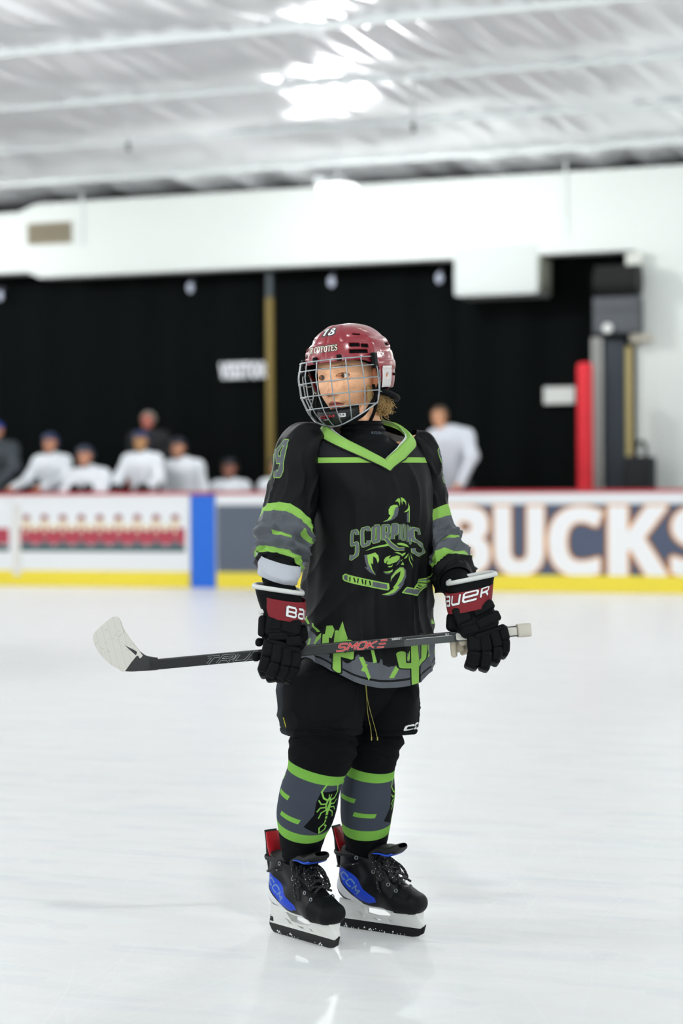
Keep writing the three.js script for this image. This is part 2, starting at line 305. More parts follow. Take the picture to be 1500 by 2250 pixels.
// vent grille in the header with slats
{
  const a = far(65, 492, WZ), b = far(157, 534, WZ), w = b.x - a.x, h = a.y - b.y, t = farThing('vent_grille', 'beige louvred vent grille in the white header', 'vent', (a.x + b.x) / 2, b.y, WZ + 0.012);
  const m = std(0x968d79, 0.6); part('backing', box(w, h, 0.01, 0, h / 2, 0.004), std(0x6f6858, 0.8), t);
  part('frame', merge([box(w, 0.02, 0.03, 0, 0.01, 0.012), box(w, 0.02, 0.03, 0, h - 0.01, 0.012), box(0.02, h, 0.03, -w / 2, h / 2, 0.012), box(0.02, h, 0.03, w / 2, h / 2, 0.012)]), m, t);
  for (let i = 0; i < 8; i++) { const s = box(w - 0.03, 0.016, 0.004); s.rotateX(-0.6); s.translate(0, 0.025 + (h - 0.04) * (i + 0.3) / 8, 0.014); part('slat', s, m, t); }
  const cm = std(0xdfe5e4, 0.5);
  for (const [px, y0, y1, l] of [[181, 425, 545, 'right of the beige vent'], [1243, 355, 520, 'on the right half']]) {
    const p = far(px, y1, WZ + 0.02), q = far(px, y0, WZ + 0.02), c = farThing('conduit', 'thin pale conduit on the white header ' + l, 'pipe', p.x, p.y, WZ + 0.025);
    const g = new THREE.CylinderGeometry(0.014, 0.014, q.y - p.y, 10); g.translate(0, (q.y - p.y) / 2, 0); part('pipe', g, cm, c); for (const f of [0.15, 0.75]) part('clamp', box(0.06, 0.02, 0.03, 0, (q.y - p.y) * f, -0.002), cm, c);
  }
  for (const [px, py, z, l] of [[282, 322, 1.2, 'on the left'], [908, 280, 2.2, 'right of the lamp']]) {
    const p = far(px, py, z), s = farThing('sprinkler_head', 'small dark sprinkler head hanging under the foil ' + l, 'sprinkler', p.x, p.y, z), m2 = std(0x3e4444, 0.5);
    const g = new THREE.CylinderGeometry(0.014, 0.014, Math.max(0.1, CEIL - p.y), 10); g.translate(0, Math.max(0.1, CEIL - p.y) / 2, 0); part('drop_pipe', g, std(0xb4b8b8, 0.5), s);
    const b = new THREE.LatheGeometry([[0, -0.05], [0.03, -0.045], [0.03, -0.035], [0.012, -0.03], [0.022, 0.0], [0.028, 0.04], [0, 0.05]].map((q) => new THREE.Vector2(...q)), 16); part('head', b, m2, s);
  }
}
// door frame and gear at the right end of the recess
{
  const z = WZ + 0.1;
  const F = (px, py, c = z) => far(px, py, c);
  const block = (name, label, cat, px0, px1, py0, py1, d, m, c = z) => { const a = F(px0, py0, c), b = F(px1, py1, c), t = farThing(name, label, cat, (a.x + b.x) / 2, b.y, c); return [t, b.x - a.x, a.y - b.y]; };
  let [t, w, h] = block('door_post', 'dark navy door post at the end of the curtain', 'post', 1329, 1377, 735, 1077, 0.2);
  const floorY = 0, drop = F(1350, 1077).y - floorY; t.position.y = 0;
  part('post', box(w - 0.02, h + drop - 0.06, 0.16, 0, (h + drop) / 2 - 0.03, 0, 0.01), std(0x1c2731, 0.6), t);
  part('gold_edge', box(0.07, h + drop - 0.8, 0.05, w / 2 + 0.026, (h + drop) / 2 + 0.25, 0, 0.006), std(0xc7b57c, 0.6), t);
  part('base', box(w - 0.01, 0.02, 0.22, 0, 0.01, 0), std(0x1c2731, 0.6), t);
  [t, w, h] = block('guide_rail', 'light grey rail between red post and navy door post', 'rail', 1300, 1327, 742, 1077); t.position.y = 0;
  part('rail', box(w, h + drop, 0.1, 0, (h + drop) / 2, 0, 0.008), std(0x9a9a97, 0.5), t); part('groove', box(0.03, h + drop - 0.1, 0.01, 0, (h + drop) / 2, 0.052), std(0x6d6e6c, 0.5), t);
  [t, w, h] = block('motor_box', 'grey door motor box with a round white knob', 'box', 1312, 1411, 657, 734);
  part('casing', box(w, h, 0.34, 0, h / 2, 0.1, 0.02), std(0x474b50, 0.6), t); part('upper_rib', box(w * 1.01, 0.03, 0.35, 0, h * 0.62, 0.1, 0.008), std(0x3b3f44, 0.6), t);
  const kn = new THREE.CylinderGeometry(0.055, 0.06, 0.06, 20); kn.rotateX(Math.PI / 2); kn.translate(-w * 0.16, h * 0.14, 0.29); part('knob', kn, std(0xd5d8d6, 0.4), t);
  [t, w, h] = block('door_drum', 'black roller drum above the grey motor box', 'drum', 1318, 1410, 592, 655);
  const dr = new THREE.CylinderGeometry(h / 2, h / 2, w, 24); dr.rotateZ(Math.PI / 2); dr.translate(0, h / 2 + 0.02, 0.16); part('drum', dr, std(0x070a0a, 0.85), t);
  for (const s of [-1, 1]) { const d2 = new THREE.CylinderGeometry(h / 1.9, h / 1.9, 0.02, 24); d2.rotateZ(Math.PI / 2); d2.translate(s * w / 2, h / 2 + 0.02, 0.16); part('end_plate', d2, std(0x0a0d0e, 0.7), t); }
  [t, w, h] = block('wall_bracket', 'pale bracket at the top corner of the recess', 'bracket', 1376, 1412, 556, 590);
  part('plate', box(w, h, 0.12, 0, h / 2, 0, 0.01), std(0xc9ccc5, 0.6), t); part('flange', box(w * 1.1, 0.02, 0.16, 0, 0.01, 0.02), std(0xb9bcb4, 0.6), t);
  [t, w, h] = block('shelf_bracket', 'beige shelf bracket under the grey motor box', 'bracket', 1386, 1432, 735, 750);
  part('plate', box(w, h, 0.2, 0, h / 2, 0, 0.006), std(0xc3beb0, 0.6), t); part('rib', box(0.02, h * 1.4, 0.16, -w * 0.3, h * 0.1, 0, 0.004), std(0xb1a992, 0.6), t);
  // red padded post
  const zr = WZ + 0.75, a = F(1267, 797, zr), b = F(1303, 1077, zr), rp = farThing('padded_post', 'bright red padded post standing behind the boards', 'post', (a.x + b.x) / 2, 0, zr), rr = (b.x - a.x) / 2;
  const pf = new THREE.LatheGeometry([[0, 0], [rr, 0], [rr, 0.3], [rr * 1.0, a.y - 0.05], [rr * 0.85, a.y - 0.012], [rr * 0.4, a.y], [0, a.y]].map((q) => new THREE.Vector2(...q)), 28); part('pad', pf, std(0xd81428, 0.55), rp);
  for (let i = 1; i < 4; i++) { const s = new THREE.TorusGeometry(rr * 1.005, 0.006, 6, 28); s.rotateX(Math.PI / 2); s.translate(0, a.y * i / 4, 0); part('seam', s, std(0xc01022, 0.55), rp); }
  // black bag on a stand
  const zb = WZ + 0.5; [t, w, h] = block('equipment_bag', 'black equipment bag with raised handle beside the navy post', 'bag', 1372, 1437, 1003, 1080, 0.3, null, zb);
  const low = t.position.y; t.position.y = 0; part('body', box(w, h + low, 0.35, 0, (h + low) / 2, 0, 0.05), std(0x14181c, 0.8), t);
  part('handle', tube([V(-w * 0.12, h + low - 0.02, 0), V(-w * 0.1, h + low + 0.12, 0), V(0, h + low + 0.17, 0), V(w * 0.18, h + low + 0.15, 0), V(w * 0.22, h + low - 0.02, 0)], 0.024, 24, 8), std(0x1a1f22, 0.7), t);
  part('pocket', box(w * 0.7, h * 0.6, 0.04, 0, low + h * 0.3, 0.18, 0.015), std(0x101417, 0.8), t);
}
// dasher boards, one section after the other
{
  const white = std(0xeceff2, 0.45), yellow = std(0xf2dd3c, 0.45), red = std(0xc02433, 0.45), TOP = 1.085, KICK = 0.185;
  const X = (px) => far(px, 1200, 0).x;
  const section = (label, x0, x1, kick = true) => {
    const t = farThing('dasher_board', label, 'boards', (x0 + x1) / 2, 0, -0.06, 'dasher boards along the far side'), w = x1 - x0 - 0.006;
    part('panel', box(w, TOP - 0.0, 0.1, 0, TOP / 2, 0, 0.006), white, t); part('cap_rail', box(w, 0.03, 0.16, 0, TOP + 0.015, 0, 0.008), red, t);
    if (kick) part('kick_plate', box(w, KICK, 0.014, 0, KICK / 2 + 0.002, 0.056, 0.003), yellow, t);
    return [t, w];
  };
  const panelArt = (t, w, y0, y1, tex, name = 'advert_panel', inset = 0) => { const g = box(w - inset, y1 - y0, 0.008, 0, (y0 + y1) / 2, 0.054); part(name, g, std(0xffffff, 0.45, { map: tex }), t); };
  const crowd = canvas(1024, 256, (x) => {                           // printed row of red-capped figures
    x.fillStyle = '#eceff2'; x.fillRect(0, 0, 1024, 256);
    const n = 9, s = 1024 / n;
    x.fillStyle = '#b23a4c'; x.fillRect(0, 96, 1024, 110);
    for (let i = 0; i < n; i++) {
      const c = (i + 0.5) * s;
      x.fillStyle = '#e9dcc0'; x.beginPath(); x.ellipse(c, 66, 30, 34, 0, 0, 7); x.fill(); x.beginPath(); x.ellipse(c - s / 2, 92, 26, 26, 0, 0, 7); x.fill(); x.beginPath(); x.ellipse(c, 100, 18, 30, 0, 0, 7); x.fill();
      x.fillStyle = '#8e1c33'; x.beginPath(); x.ellipse(c, 22, 21, 20, 0, 0, 7); x.fill(); x.fillRect(c - 23, 24, 46, 12);
      x.fillStyle = '#a52c44'; x.beginPath(); x.ellipse(c - s * 0.25, 120, 17, 34, 0.3, 0, 7); x.fill(); x.beginPath(); x.ellipse(c + s * 0.25, 120, 17, 34, -0.3, 0, 7); x.fill();
      x.fillStyle = '#46646a'; poly(x, [[c - s / 2, 256], [c - s / 2, 215], [c - 20, 200], [c, 165], [c + 20, 200], [c + s / 2, 215], [c + s / 2, 256]], '#4f6a70');
    }
    x.fillStyle = 'rgba(25,64,62,.75)'; x.fillRect(0, 228, 1024, 28);
  });
  const yA = far(200, 1212, 0).y, yB = far(200, 1130, 0).y;
  let [t, w] = section('dasher board with red-capped figures print at the left picture edge', -9, X(28)); panelArt(t, w, yA, yB, crowd, 'advert_panel', 0.1);
  [t, w] = section('dasher board with red-capped figures print left of blue stripe', X(28), X(417)); panelArt(t, w, yA, yB, crowd, 'advert_panel', 0.12);
  part('joint_strip', box(0.1, TOP - 0.25, 0.014, -w / 2 + 0.051, TOP / 2 + 0.0, 0.062, 0.003), std(0xe3e2de, 0.5), t);
  [t, w] = section('blue stripe section of the dasher boards', X(418), X(474), false);
  part('blue_panel', box(w - 0.01, TOP - 0.01, 0.014, 0, TOP / 2, 0.056, 0.004), std(0x0068d8, 0.45), t);
  const slate = canvas(64, 64, (x) => { x.fillStyle = '#555e6d'; x.fillRect(0, 0, 64, 64); });
  const yP = far(1200, 1268, 0).y, yQ = far(1200, 1108, 0).y;
  [t, w] = section('dasher board with plain slate panel right of blue stripe', X(475), X(948)); panelArt(t, w, yP, yQ, slate, 'slate_panel', 0.02);
  part('top_band', box(w, TOP - yQ - 0.02, 0.012, 0, (TOP + yQ) / 2, 0.056, 0.003), white, t);
  const x0 = X(948), x1 = X(1620);
  const bucks = canvas(2048, 512, (x) => {
    x.fillStyle = '#47516a'; x.fillRect(0, 0, 2048, 512);
    const sc = 2048 / (x1 - x0), lx = (px) => (X(px) - x0) * sc; x.textBaseline = 'alphabetic'; x.font = 'bold 640px sans-serif'; x.lineJoin = 'round';
    for (const [ch, a, b] of [['B', 974, 1072], ['U', 1088, 1192], ['C', 1206, 1320], ['K', 1338, 1462], ['S', 1476, 1590]]) {
      const m = x.measureText(ch); x.save(); x.translate(lx(a), 486); x.scale((lx(b) - lx(a)) / (m.actualBoundingBoxRight + m.actualBoundingBoxLeft), 462 / (m.actualBoundingBoxAscent)); x.translate(m.actualBoundingBoxLeft, 0);
      x.strokeStyle = '#e2952c'; x.lineWidth = 58; x.strokeText(ch, 0, 0); x.strokeStyle = '#f4f4f6'; x.lineWidth = 30; x.strokeText(ch, 0, 0); x.fillStyle = '#f4f4f6'; x.fillText(ch, 0, 0); x.restore();
    }
  });
  [t, w] = section('dasher board lettered BUCKS in white and orange on slate', x0, x1); panelArt(t, w, yP, yQ, bucks, 'advert_panel', 0.0);
  part('top_band', box(w, TOP - yQ - 0.02, 0.012, 0, (TOP + yQ) / 2, 0.056, 0.003), white, t);
  [t, w] = section('plain dasher board beyond the right picture edge', x1, x1 + 7); panelArt(t, w, yP, yQ, slate, 'slate_panel', 0.02);
}
// ================================================================== THE PLAYER
const PB = V(-0.02, 0, -0.09);                                       // base of the figure on the ice
const player = thing('person', 'young hockey player in black and green jersey holding a stick on the ice', 'person');
player.position.copy(PB);
const own = (g) => g.translate(-PB.x, 0, -PB.z);
const wear = (name, geo, mat, parent = player) => part(name, own(geo), mat, parent);
const YAW = 28 * Math.PI / 180, BX = V(Math.cos(YAW), 0, -Math.sin(YAW)), BZ = V(Math.sin(YAW), 0, Math.cos(YAW)), ZC = -0.1, UP = V(0, 1, 0), CAM = V(0, 0, 1);

// ---- jersey: torso
const torsoKeys = [[1500, 803, .176, .152, 2.3], [1420, 803, .175, .146, 2.3], [1340, 804, .170, .130, 2.3], [1260, 808, .163, .126, 2.3], [1180, 813, .160, .126, 2.3], [1100, 813, .165, .128, 2.3], [1050, 807, .176, .126, 2.3], [1010, 798, .182, .118, 2.2], [975, 792, .162, .104, 2.1], [950, 792, .122, .088, 2], [930, 794, .082, .074, 2], [915, 795, .066, .064, 2]]
  .map(([py, cx, a, b, n]) => ({ c: at(cx, py, ZC), x: BX, z: BZ, a, b, n, py, cx }));
const tPy = (t) => catmull(torsoKeys, t, (k) => k.py);
const pyT = (py) => { let a = 0, b = 1; for (let i = 0; i < 30; i++) { const m = (a + b) / 2; if (tPy(m) > py) a = m; else b = m; } return a; };
const topT = (u) => { const d = Math.abs(u - 0.5) / 0.24; return lerp(pyT(1012), pyT(938), clamp(d) ** 0.8) + (d > 1 ? (pyT(926) - pyT(938)) * clamp((d - 1) * 2) : 0); };
const crease = (x, y, z = 0) => (1 - Math.min(1, Math.abs(noise(x, y, z)) * 2.4)) ** 3;
const torsoFold = (u, t) => {
  const py = tPy(t); let d = 0.005 * noise(u * 16, t * 2.2) + 0.008 * noise(u * 6 + t * 3, t * 2.5, 4) * sstep(950, 1150, py);
  d += 0.005 * Math.sin(u * 46 + 2.5 * noise(u * 5, t * 3, 9)) * sstep(1060, 1400, py) * (0.4 + 0.6 * noise(u * 7, 2));
  const q = (u - 0.40) * 10 + (py - 1340) / 95; d -= 0.007 * Math.exp(-q * q * 7) * sstep(1200, 1280, py) * sstep(1470, 1400, py);
  d += 0.008 * crease(u * 13 + 0.7 * noise(u * 3, t * 3), t * 1.6 + u * 2, 2) * sstep(960, 1080, py) + 0.006 * crease(u * 8 - t * 5, t * 3.2, 11) * sstep(1150, 1320, py);
  const q2 = (u - 0.33) * 11 - (py - 1180) / 110; d += 0.006 * Math.exp(-q2 * q2 * 4) * sstep(1060, 1150, py) * sstep(1330, 1220, py);
  return d;
};
const hemRise = (u, t) => { const c = Math.abs(Math.cos((1.5 - 2 * u) * Math.PI)); return 0.075 * c ** 2.2 * sstep(pyT(1300), 0, t); };
const torsoPoint = (u, t, grow = 0) => { const p = ringPoint(ringAt(torsoKeys, t), u, grow + torsoFold(u, t)); p.y += hemRise(u, t); return p; };
// cloth lay-out: photograph-like plan of the front unrolled on the canvas
const TW = 2048, TH = 2048, PY0 = 905, PY1 = 1505;
function unroll(px, py) {
  const t = pyT(py), r = ringAt(torsoKeys, t), cx = catmull(torsoKeys, t, (k) => k.cx), X = (px - cx) / 836;
  let best = 0.5, e = 9; for (let u = 0.2; u <= 0.78; u += 0.002) { const p = ringPoint(r, u).sub(r.c), d = Math.abs(p.x - X); if (d < e) { e = d; best = u; } }
  return best;
}
const UT = []; for (let j = 0; j <= 60; j++) { const row = []; for (let i = 0; i <= 75; i++) row.push(unroll(650 + i * 4, 905 + j * 10)); UT.push(row); }
const cl = (px, py) => { const f = clamp((py - 905) / 10, 0, 59.99), g = clamp((px - 650) / 4, 0, 74.99), j = Math.floor(f), i = Math.floor(g), a = f - j, b = g - i; const u = lerp(lerp(UT[j][i], UT[j][i + 1], b), lerp(UT[j + 1][i], UT[j + 1][i + 1], b), a); return [u * TW, (py - PY0) / (PY1 - PY0) * TH]; };
const jerseyTex = canvas(TW, TH, (x) => {
  x.fillStyle = INK; x.fillRect(0, 0, TW, TH);
  const Y = (py) => (py - PY0) / (PY1 - PY0) * TH;
  const ln = (pts, w, c) => { x.strokeStyle = c; x.lineWidth = w; x.lineJoin = 'round'; x.lineCap = 'butt'; x.beginPath(); pts.forEach(([a, b], i) => { const [X, Yy] = cl(a, b); if (i) x.lineTo(X, Yy); else x.moveTo(X, Yy); }); x.stroke(); };
  // yoke panel and stripe
  x.fillStyle = '#191b1f'; x.fillRect(0, 0, TW, Y(1005));
  x.fillStyle = GREEN; x.fillRect(0, Y(1006), TW, Y(1018) - Y(1006)); x.fillStyle = '#0b0c0e'; x.fillRect(0, Y(1018), TW, 7); x.fillRect(0, Y(1004), TW, 6);
  poly(x, [[640, 928], [700, 925], [700, 945], [650, 952]], GREY, cl);
  // hem: grey ground, green cactus shapes and slashes, dark line, grey border
  const wv = (u) => 1425 + 14 * Math.sin(u * 40) + 22 * Math.sin(u * 17 + 1);
  x.fillStyle = GREY; x.beginPath(); x.moveTo(0, TH); for (let i = 0; i <= 200; i++) { const u = i / 200; x.lineTo(u * TW, Y(wv(u) + 18 * Math.abs(Math.sin(u * 60)))); } x.lineTo(TW, TH); x.fill();
  for (let i = 0; i < 26; i++) { const X = i * 79 + 20 * Math.sin(i * 7), h = 30 + 40 * ((i * 37) % 11) / 11; x.fillStyle = i % 3 ? GREEN : INK; x.save(); x.translate(X, Y(1448 + 14 * Math.sin(i * 3))); x.transform(1, 0, -0.28, 1, 0, 0); x.fillRect(-9, -h, 18, h * 2); x.restore(); }
  const cactus = (px, py, s) => { const [X, Yy] = cl(px, py); for (const [lw, c] of [[58, '#0c0e10'], [42, GREEN]]) { x.strokeStyle = c; x.lineWidth = lw * s; x.lineCap = 'round'; x.lineJoin = 'round'; x.beginPath(); x.moveTo(X, Yy + 205 * s); x.lineTo(X, Yy - 120 * s); x.stroke(); for (const d of [-1, 1]) { x.beginPath(); x.moveTo(X, Yy + 70 * s); x.lineTo(X + d * 72 * s, Yy + 50 * s); x.lineTo(X + d * 78 * s, Yy - (d > 0 ? 70 : 40) * s); x.stroke(); } } };
  x.strokeStyle = '#0c0e10'; x.lineWidth = 16; x.beginPath(); x.moveTo(0, Y(1485)); x.lineTo(TW, Y(1485)); x.stroke();
  cactus(741, 1432, 1); cactus(905, 1440, 0.95);
  poly(x, [[738, 1403], [752, 1362], [764, 1403], [756, 1430], [740, 1430]], GREEN, cl);
  poly(x, [[713, 1405], [716, 1385], [728, 1380], [732, 1392], [727, 1420], [712, 1420]], GREEN, cl);
  poly(x, [[674, 1362], [680, 1362], [685, 1388], [680, 1394]], GREEN, cl); poly(x, [[692, 1385], [696, 1382], [705, 1410], [701, 1414]], GREEN, cl);
  poly(x, [[787, 1442], [796, 1438], [812, 1480], [808, 1488]], GREEN, cl); poly(x, [[812, 1420], [818, 1420], [824, 1446], [818, 1448]], GREEN, cl);
  poly(x, [[940, 1390], [946, 1378], [946, 1400], [940, 1402]], GREEN, cl);
  poly(x, [[836, 1428], [860, 1424], [852, 1456], [838, 1450]], INK, cl);
  // crest: two-tone scorpion with broken stick; positions in a 1500 px plan of the chest, 6.82 px to one
  const q = (a, b) => cl(740 + a / 6.82, 1070 + b / 6.82);
  const G = (pts, c = '#97c85c') => poly(x, pts, c, q), SG = '#5f636c';
  G([[665, 512], [745, 500], [830, 470], [880, 420], [900, 330], [870, 270], [820, 300], [800, 400], [740, 470]], SG);
  G([[745, 400], [745, 330], [770, 285], [810, 262], [865, 262], [890, 290], [850, 300], [825, 350], [815, 400], [770, 470], [715, 502], [665, 510], [730, 480], [765, 415]]);
  G([[832, 215], [870, 175], [915, 165], [930, 200], [915, 290], [900, 240], [880, 215]]); G([[935, 150], [985, 172], [1025, 215], [1028, 285], [1005, 230], [970, 205], [965, 270], [950, 220]]);
  G([[1055, 230], [1080, 290], [1080, 525], [1066, 525], [1066, 350], [1030, 372], [985, 375], [1040, 335], [1060, 300]]); G([[1060, 360], [1066, 525], [1032, 520], [1035, 400]], SG);
  G([[400, 935], [520, 880], [730, 830], [755, 862], [560, 890]]); G([[870, 825], [950, 822], [1030, 850], [1070, 895], [960, 865], [885, 850]]);
  G([[395, 990], [445, 985], [470, 1130], [560, 1290], [470, 1240], [400, 1160], [440, 1170], [415, 1090]], SG); G([[440, 990], [560, 955], [600, 1000], [608, 1070], [590, 1115], [570, 1040], [530, 1010], [525, 1050], [520, 1130], [490, 1105], [510, 1200], [568, 1292], [500, 1210], [455, 1110]]);
  G([[830, 962], [890, 955], [950, 985], [1010, 965], [1010, 990], [960, 1025], [935, 1000]]); G([[985, 1055], [1040, 1000], [1055, 975], [1040, 1040], [1010, 1060]]);
  G([[690, 1110], [680, 1070], [710, 1030], [760, 1008], [790, 1005], [755, 1040], [770, 1060], [730, 1085], [715, 1120]]); G([[725, 1130], [740, 1080], [800, 1030], [880, 1005], [925, 1020], [920, 1060], [880, 1100], [820, 1120], [770, 1140]]); G([[870, 1160], [900, 1110], [935, 1040], [930, 1100], [910, 1140]], SG);
  G([[745, 1165], [800, 1155], [830, 1130], [810, 1175], [770, 1182]]); G([[680, 1240], [740, 1240], [800, 1225], [832, 1205], [820, 1245], [780, 1260], [720, 1258]]); G([[680, 1245], [720, 1262], [790, 1262], [770, 1280], [715, 1278]], SG);
  G([[940, 1085], [965, 1065], [970, 1075], [945, 1100]]); G([[945, 1150], [975, 1100], [1000, 1150]]); G([[1058, 960], [1072, 1080], [1110, 1225], [1085, 1160], [1062, 1080]]); G([[1080, 970], [1092, 1040], [1108, 1105], [1085, 1050]]);
  G([[785, 1405], [800, 1310], [860, 1230], [930, 1180], [990, 1180], [1026, 1230], [1020, 1330], [970, 1430], [1005, 1400], [930, 1500], [820, 1580], [740, 1597], [640, 1575], [720, 1560], [830, 1490], [880, 1440], [930, 1330], [940, 1240], [860, 1290], [800, 1370]], SG);
  G([[790, 1400], [805, 1320], [870, 1230], [935, 1185], [985, 1190], [1005, 1240], [995, 1310], [950, 1390], [880, 1455], [915, 1470], [830, 1545], [740, 1580], [640, 1575], [740, 1545], [830, 1490], [810, 1475], [880, 1400], [930, 1300], [940, 1240], [870, 1280], [815, 1340]]);
  const stick = (pts, fill) => { G(pts, fill); x.strokeStyle = '#97c85c'; x.lineWidth = 9; x.beginPath(); pts.forEach(([a, b], i) => { const [X, Yy] = q(a, b); if (i) x.lineTo(X, Yy); else x.moveTo(X, Yy); }); x.closePath(); x.stroke(); };
  stick([[100, 1290], [130, 1268], [750, 1420], [750, 1490], [735, 1508], [120, 1360], [97, 1335]], SG); G([[165, 1285], [520, 1375], [512, 1445], [165, 1362]]);
  for (let i = 0; i < 6; i++) { const X0 = 205 + i * 54, Y0 = 1303 + i * 13; ln([[740 + X0 / 6.82, 1070 + Y0 / 6.82], [740 + (X0 + (i % 2 ? 14 : -6)) / 6.82, 1070 + (Y0 + 66) / 6.82]], 7, INK); }
  stick([[1030, 1485], [1120, 1510], [1180, 1380], [1230, 1335], [1280, 1335], [1315, 1380], [1300, 1440], [1145, 1605], [960, 1555]], SG); G([[1120, 1510], [1180, 1395], [1310, 1400], [1290, 1450], [1210, 1530]]);
  for (let i = 0; i < 4; i++) ln([[740 + (1195 - i * 18) / 6.82, 1070 + (1385 + i * 34) / 6.82], [740 + (1300 - i * 26) / 6.82, 1070 + (1415 + i * 34) / 6.82]], 7, INK);
  // arched name
  const L = [['S', 222, 300, 650, 632, 1045, 985], ['C', 372, 462, 612, 590, 862, 828], ['O', 530, 608, 580, 566, 808, 782], ['R', 675, 745, 565, 562, 780, 778], ['P', 808, 872, 552, 548, 768, 768], ['I', 900, 928, 545, 548, 775, 775], ['O', 955, 1000, 552, 560, 775, 785], ['N', 1042, 1080, 572, 585, 815, 838], ['S', 1112, 1190, 612, 645, 960, 1015]];
  for (const pass of [0, 1, 2]) for (const [ch, a, b, ta, tb, ba, bb] of L) {
    const m = (u, v) => q(lerp(a, b, u), lerp(lerp(ta, tb, u), lerp(ba, bb, u), v)), wide = ch === 'I' ? 0.42 : ch === 'N' || (ch === 'O' && a > 900) ? 0.5 : ch === 'P' || ch === 'R' ? 0.72 : 0.9;
    x.lineCap = 'square'; strokeText(x, ch, 0, 0, 1, 1, [32, 27, 20][pass] * wide, ['#0c0e10', '#97c85c', '#666b73'][pass], { map: m });
  }
  for (const [w, c] of [[26, '#97c85c'], [18, '#666b73']]) { x.lineCap = 'round'; ln([[740 + 700 / 6.82, 1070 + 745 / 6.82], [740 + 775 / 6.82, 1070 + 840 / 6.82], [740 + 880 / 6.82, 1070 + 915 / 6.82], [740 + 990 / 6.82, 1070 + 915 / 6.82]], w, c); }
});
const cloth = (o) => phys({ roughness: 0.48, specularIntensity: 0.3, bumpMap: weaveRep(60, 40), bumpScale: 0.0003, ...o });
const jersey = wear('jersey', gridGeo(220, 150, (u, w) => {
  const tm = topT(u), t = w * tm, p = torsoPoint(u, t); p.u = u; p.v = 1 - (tPy(t) - PY0) / (PY1 - PY0); return p;
}), cloth({ map: jerseyTex }));
jersey.userData.label = 'black jersey with green scorpion crest and cactus hem';
wear('hem_lining', gridGeo(120, 6, (u, w) => torsoPoint(u, 0.12 * w + 0.001, -0.006)), std(0x55595f, 0.8), jersey);
const greenCloth = std(GREEN, 0.65, { bumpMap: weaveRep(60, 4), bumpScale: 0.0003 });
wear('collar', gridGeo(160, 10, (u, w) => { const tm = topT(u), d = Math.abs(u - 0.5) / 0.24, wd = 0.055; const s = w < 0.8 ? w / 0.8 : 1; const p = torsoPoint(u, tm - wd * (1 - s), 0.004 + 0.004 * Math.sin(s * Math.PI) - (w > 0.8 ? (w - 0.8) * 0.05 : 0)); p.y += (w > 0.8 ? 0 : 0.012 * s * clamp(d)); return p; }), greenCloth, jersey);
wear('collar_edge', tube(Array.from({ length: 90 }, (_, i) => { const u = i / 90; return torsoPoint(u, topT(u) - 0.057, 0.003); }), 0.0022, 260, 5, true), std(0x08090b, 0.8), jersey);
wear('collar_lining', gridGeo(160, 4, (u, w) => { const p = torsoPoint(u, topT(u) - 0.2 * w, -0.007); p.y += 0.012 * (1 - w) * clamp(Math.abs(u - 0.5) / 0.24); return p; }), std(0xdcdfe6, 0.8), jersey);

// ---- sleeves
const ringsRight = pathRings([[at(696, 950, -0.03), .03, .045], [at(672, 965, -0.02), .05, .068], [at(655, 1000, -0.005), .060, .074], [at(647, 1050, 0.005), .061, .074], [at(639, 1105, 0.02), .063, .074], [at(632, 1150, 0.04), .067, .074], [at(623, 1195, 0.06), .067, .072], [at(614, 1232, 0.08), .056, .062], [at(611, 1254, 0.09), .051, .056]], 2.1);
const ringsLeft = pathRings([[at(900, 962, -0.17), .026, .04], [at(917, 976, -0.175), .042, .062], [at(925, 1000, -0.175), .050, .07], [at(934, 1050, -0.195), .048, .062], [at(944, 1105, -0.2), .046, .06], [at(957, 1165, -0.185), .05, .058], [at(974, 1212, -0.15), .052, .057], [at(990, 1250, -0.095), .05, .055], [at(1001, 1278, -0.055), .046, .051]], 2.1);
function sleeveTex(side) {
  return canvas(1024, 1024, (x) => {
    x.fillStyle = INK; x.fillRect(0, 0, 1024, 1024); const Y = (t) => t * 1024;
    const dip = (u) => side < 0 ? 0.085 * sstep(.46, .72, u) - 0.085 * sstep(.78, 1.0, u) : -0.03 * sstep(.4, .7, u) + 0.03 * sstep(.8, 1, u);
    const band = (t0, t1, c, f = 1) => { x.fillStyle = c; x.beginPath(); for (let i = 0; i <= 64; i++) x.lineTo(i * 16, Y(t0 + f * dip(i / 64))); for (let i = 64; i >= 0; i--) x.lineTo(i * 16, Y(t1 + f * dip(i / 64))); x.fill(); };
    band(.555, .615, GREEN); band(.615, .93, GREY, 1);
    const dash = (u, t, w, h) => { x.fillStyle = GREEN; x.save(); x.translate(u * 1024, Y(t)); x.transform(1, 0.12 * (side < 0 ? 1 : -1), 0, 1, 0, 0); x.fillRect(0, 0, w * 1024, h * 1024); x.restore(); };
    if (side < 0) { dash(.42, .735, .12, .022); dash(.58, .70, .16, .022); dash(.15, .72, .1, .022); dash(.8, .73, .12, .022); } else { dash(.34, .70, .12, .024); dash(.5, .765, .13, .024); dash(.66, .77, .1, .024); dash(.1, .72, .1, .022); }
    band(.845, .90, GREEN, .4); band(.90, 1.1, INK, .4);
    const num = side < 0 ? [[5, .265], [9, .375]] : [[5, .70], [9, .80]];
    for (const [lw, c] of [[64, GREEN], [48, GREY], [0, 0]]) if (lw) for (const [d, u] of num) { x.lineCap = 'square'; strokeText(x, String(d), u * 1024 - 26, Y(.235), 56, 160, lw * 0.62, c); }
  });
}
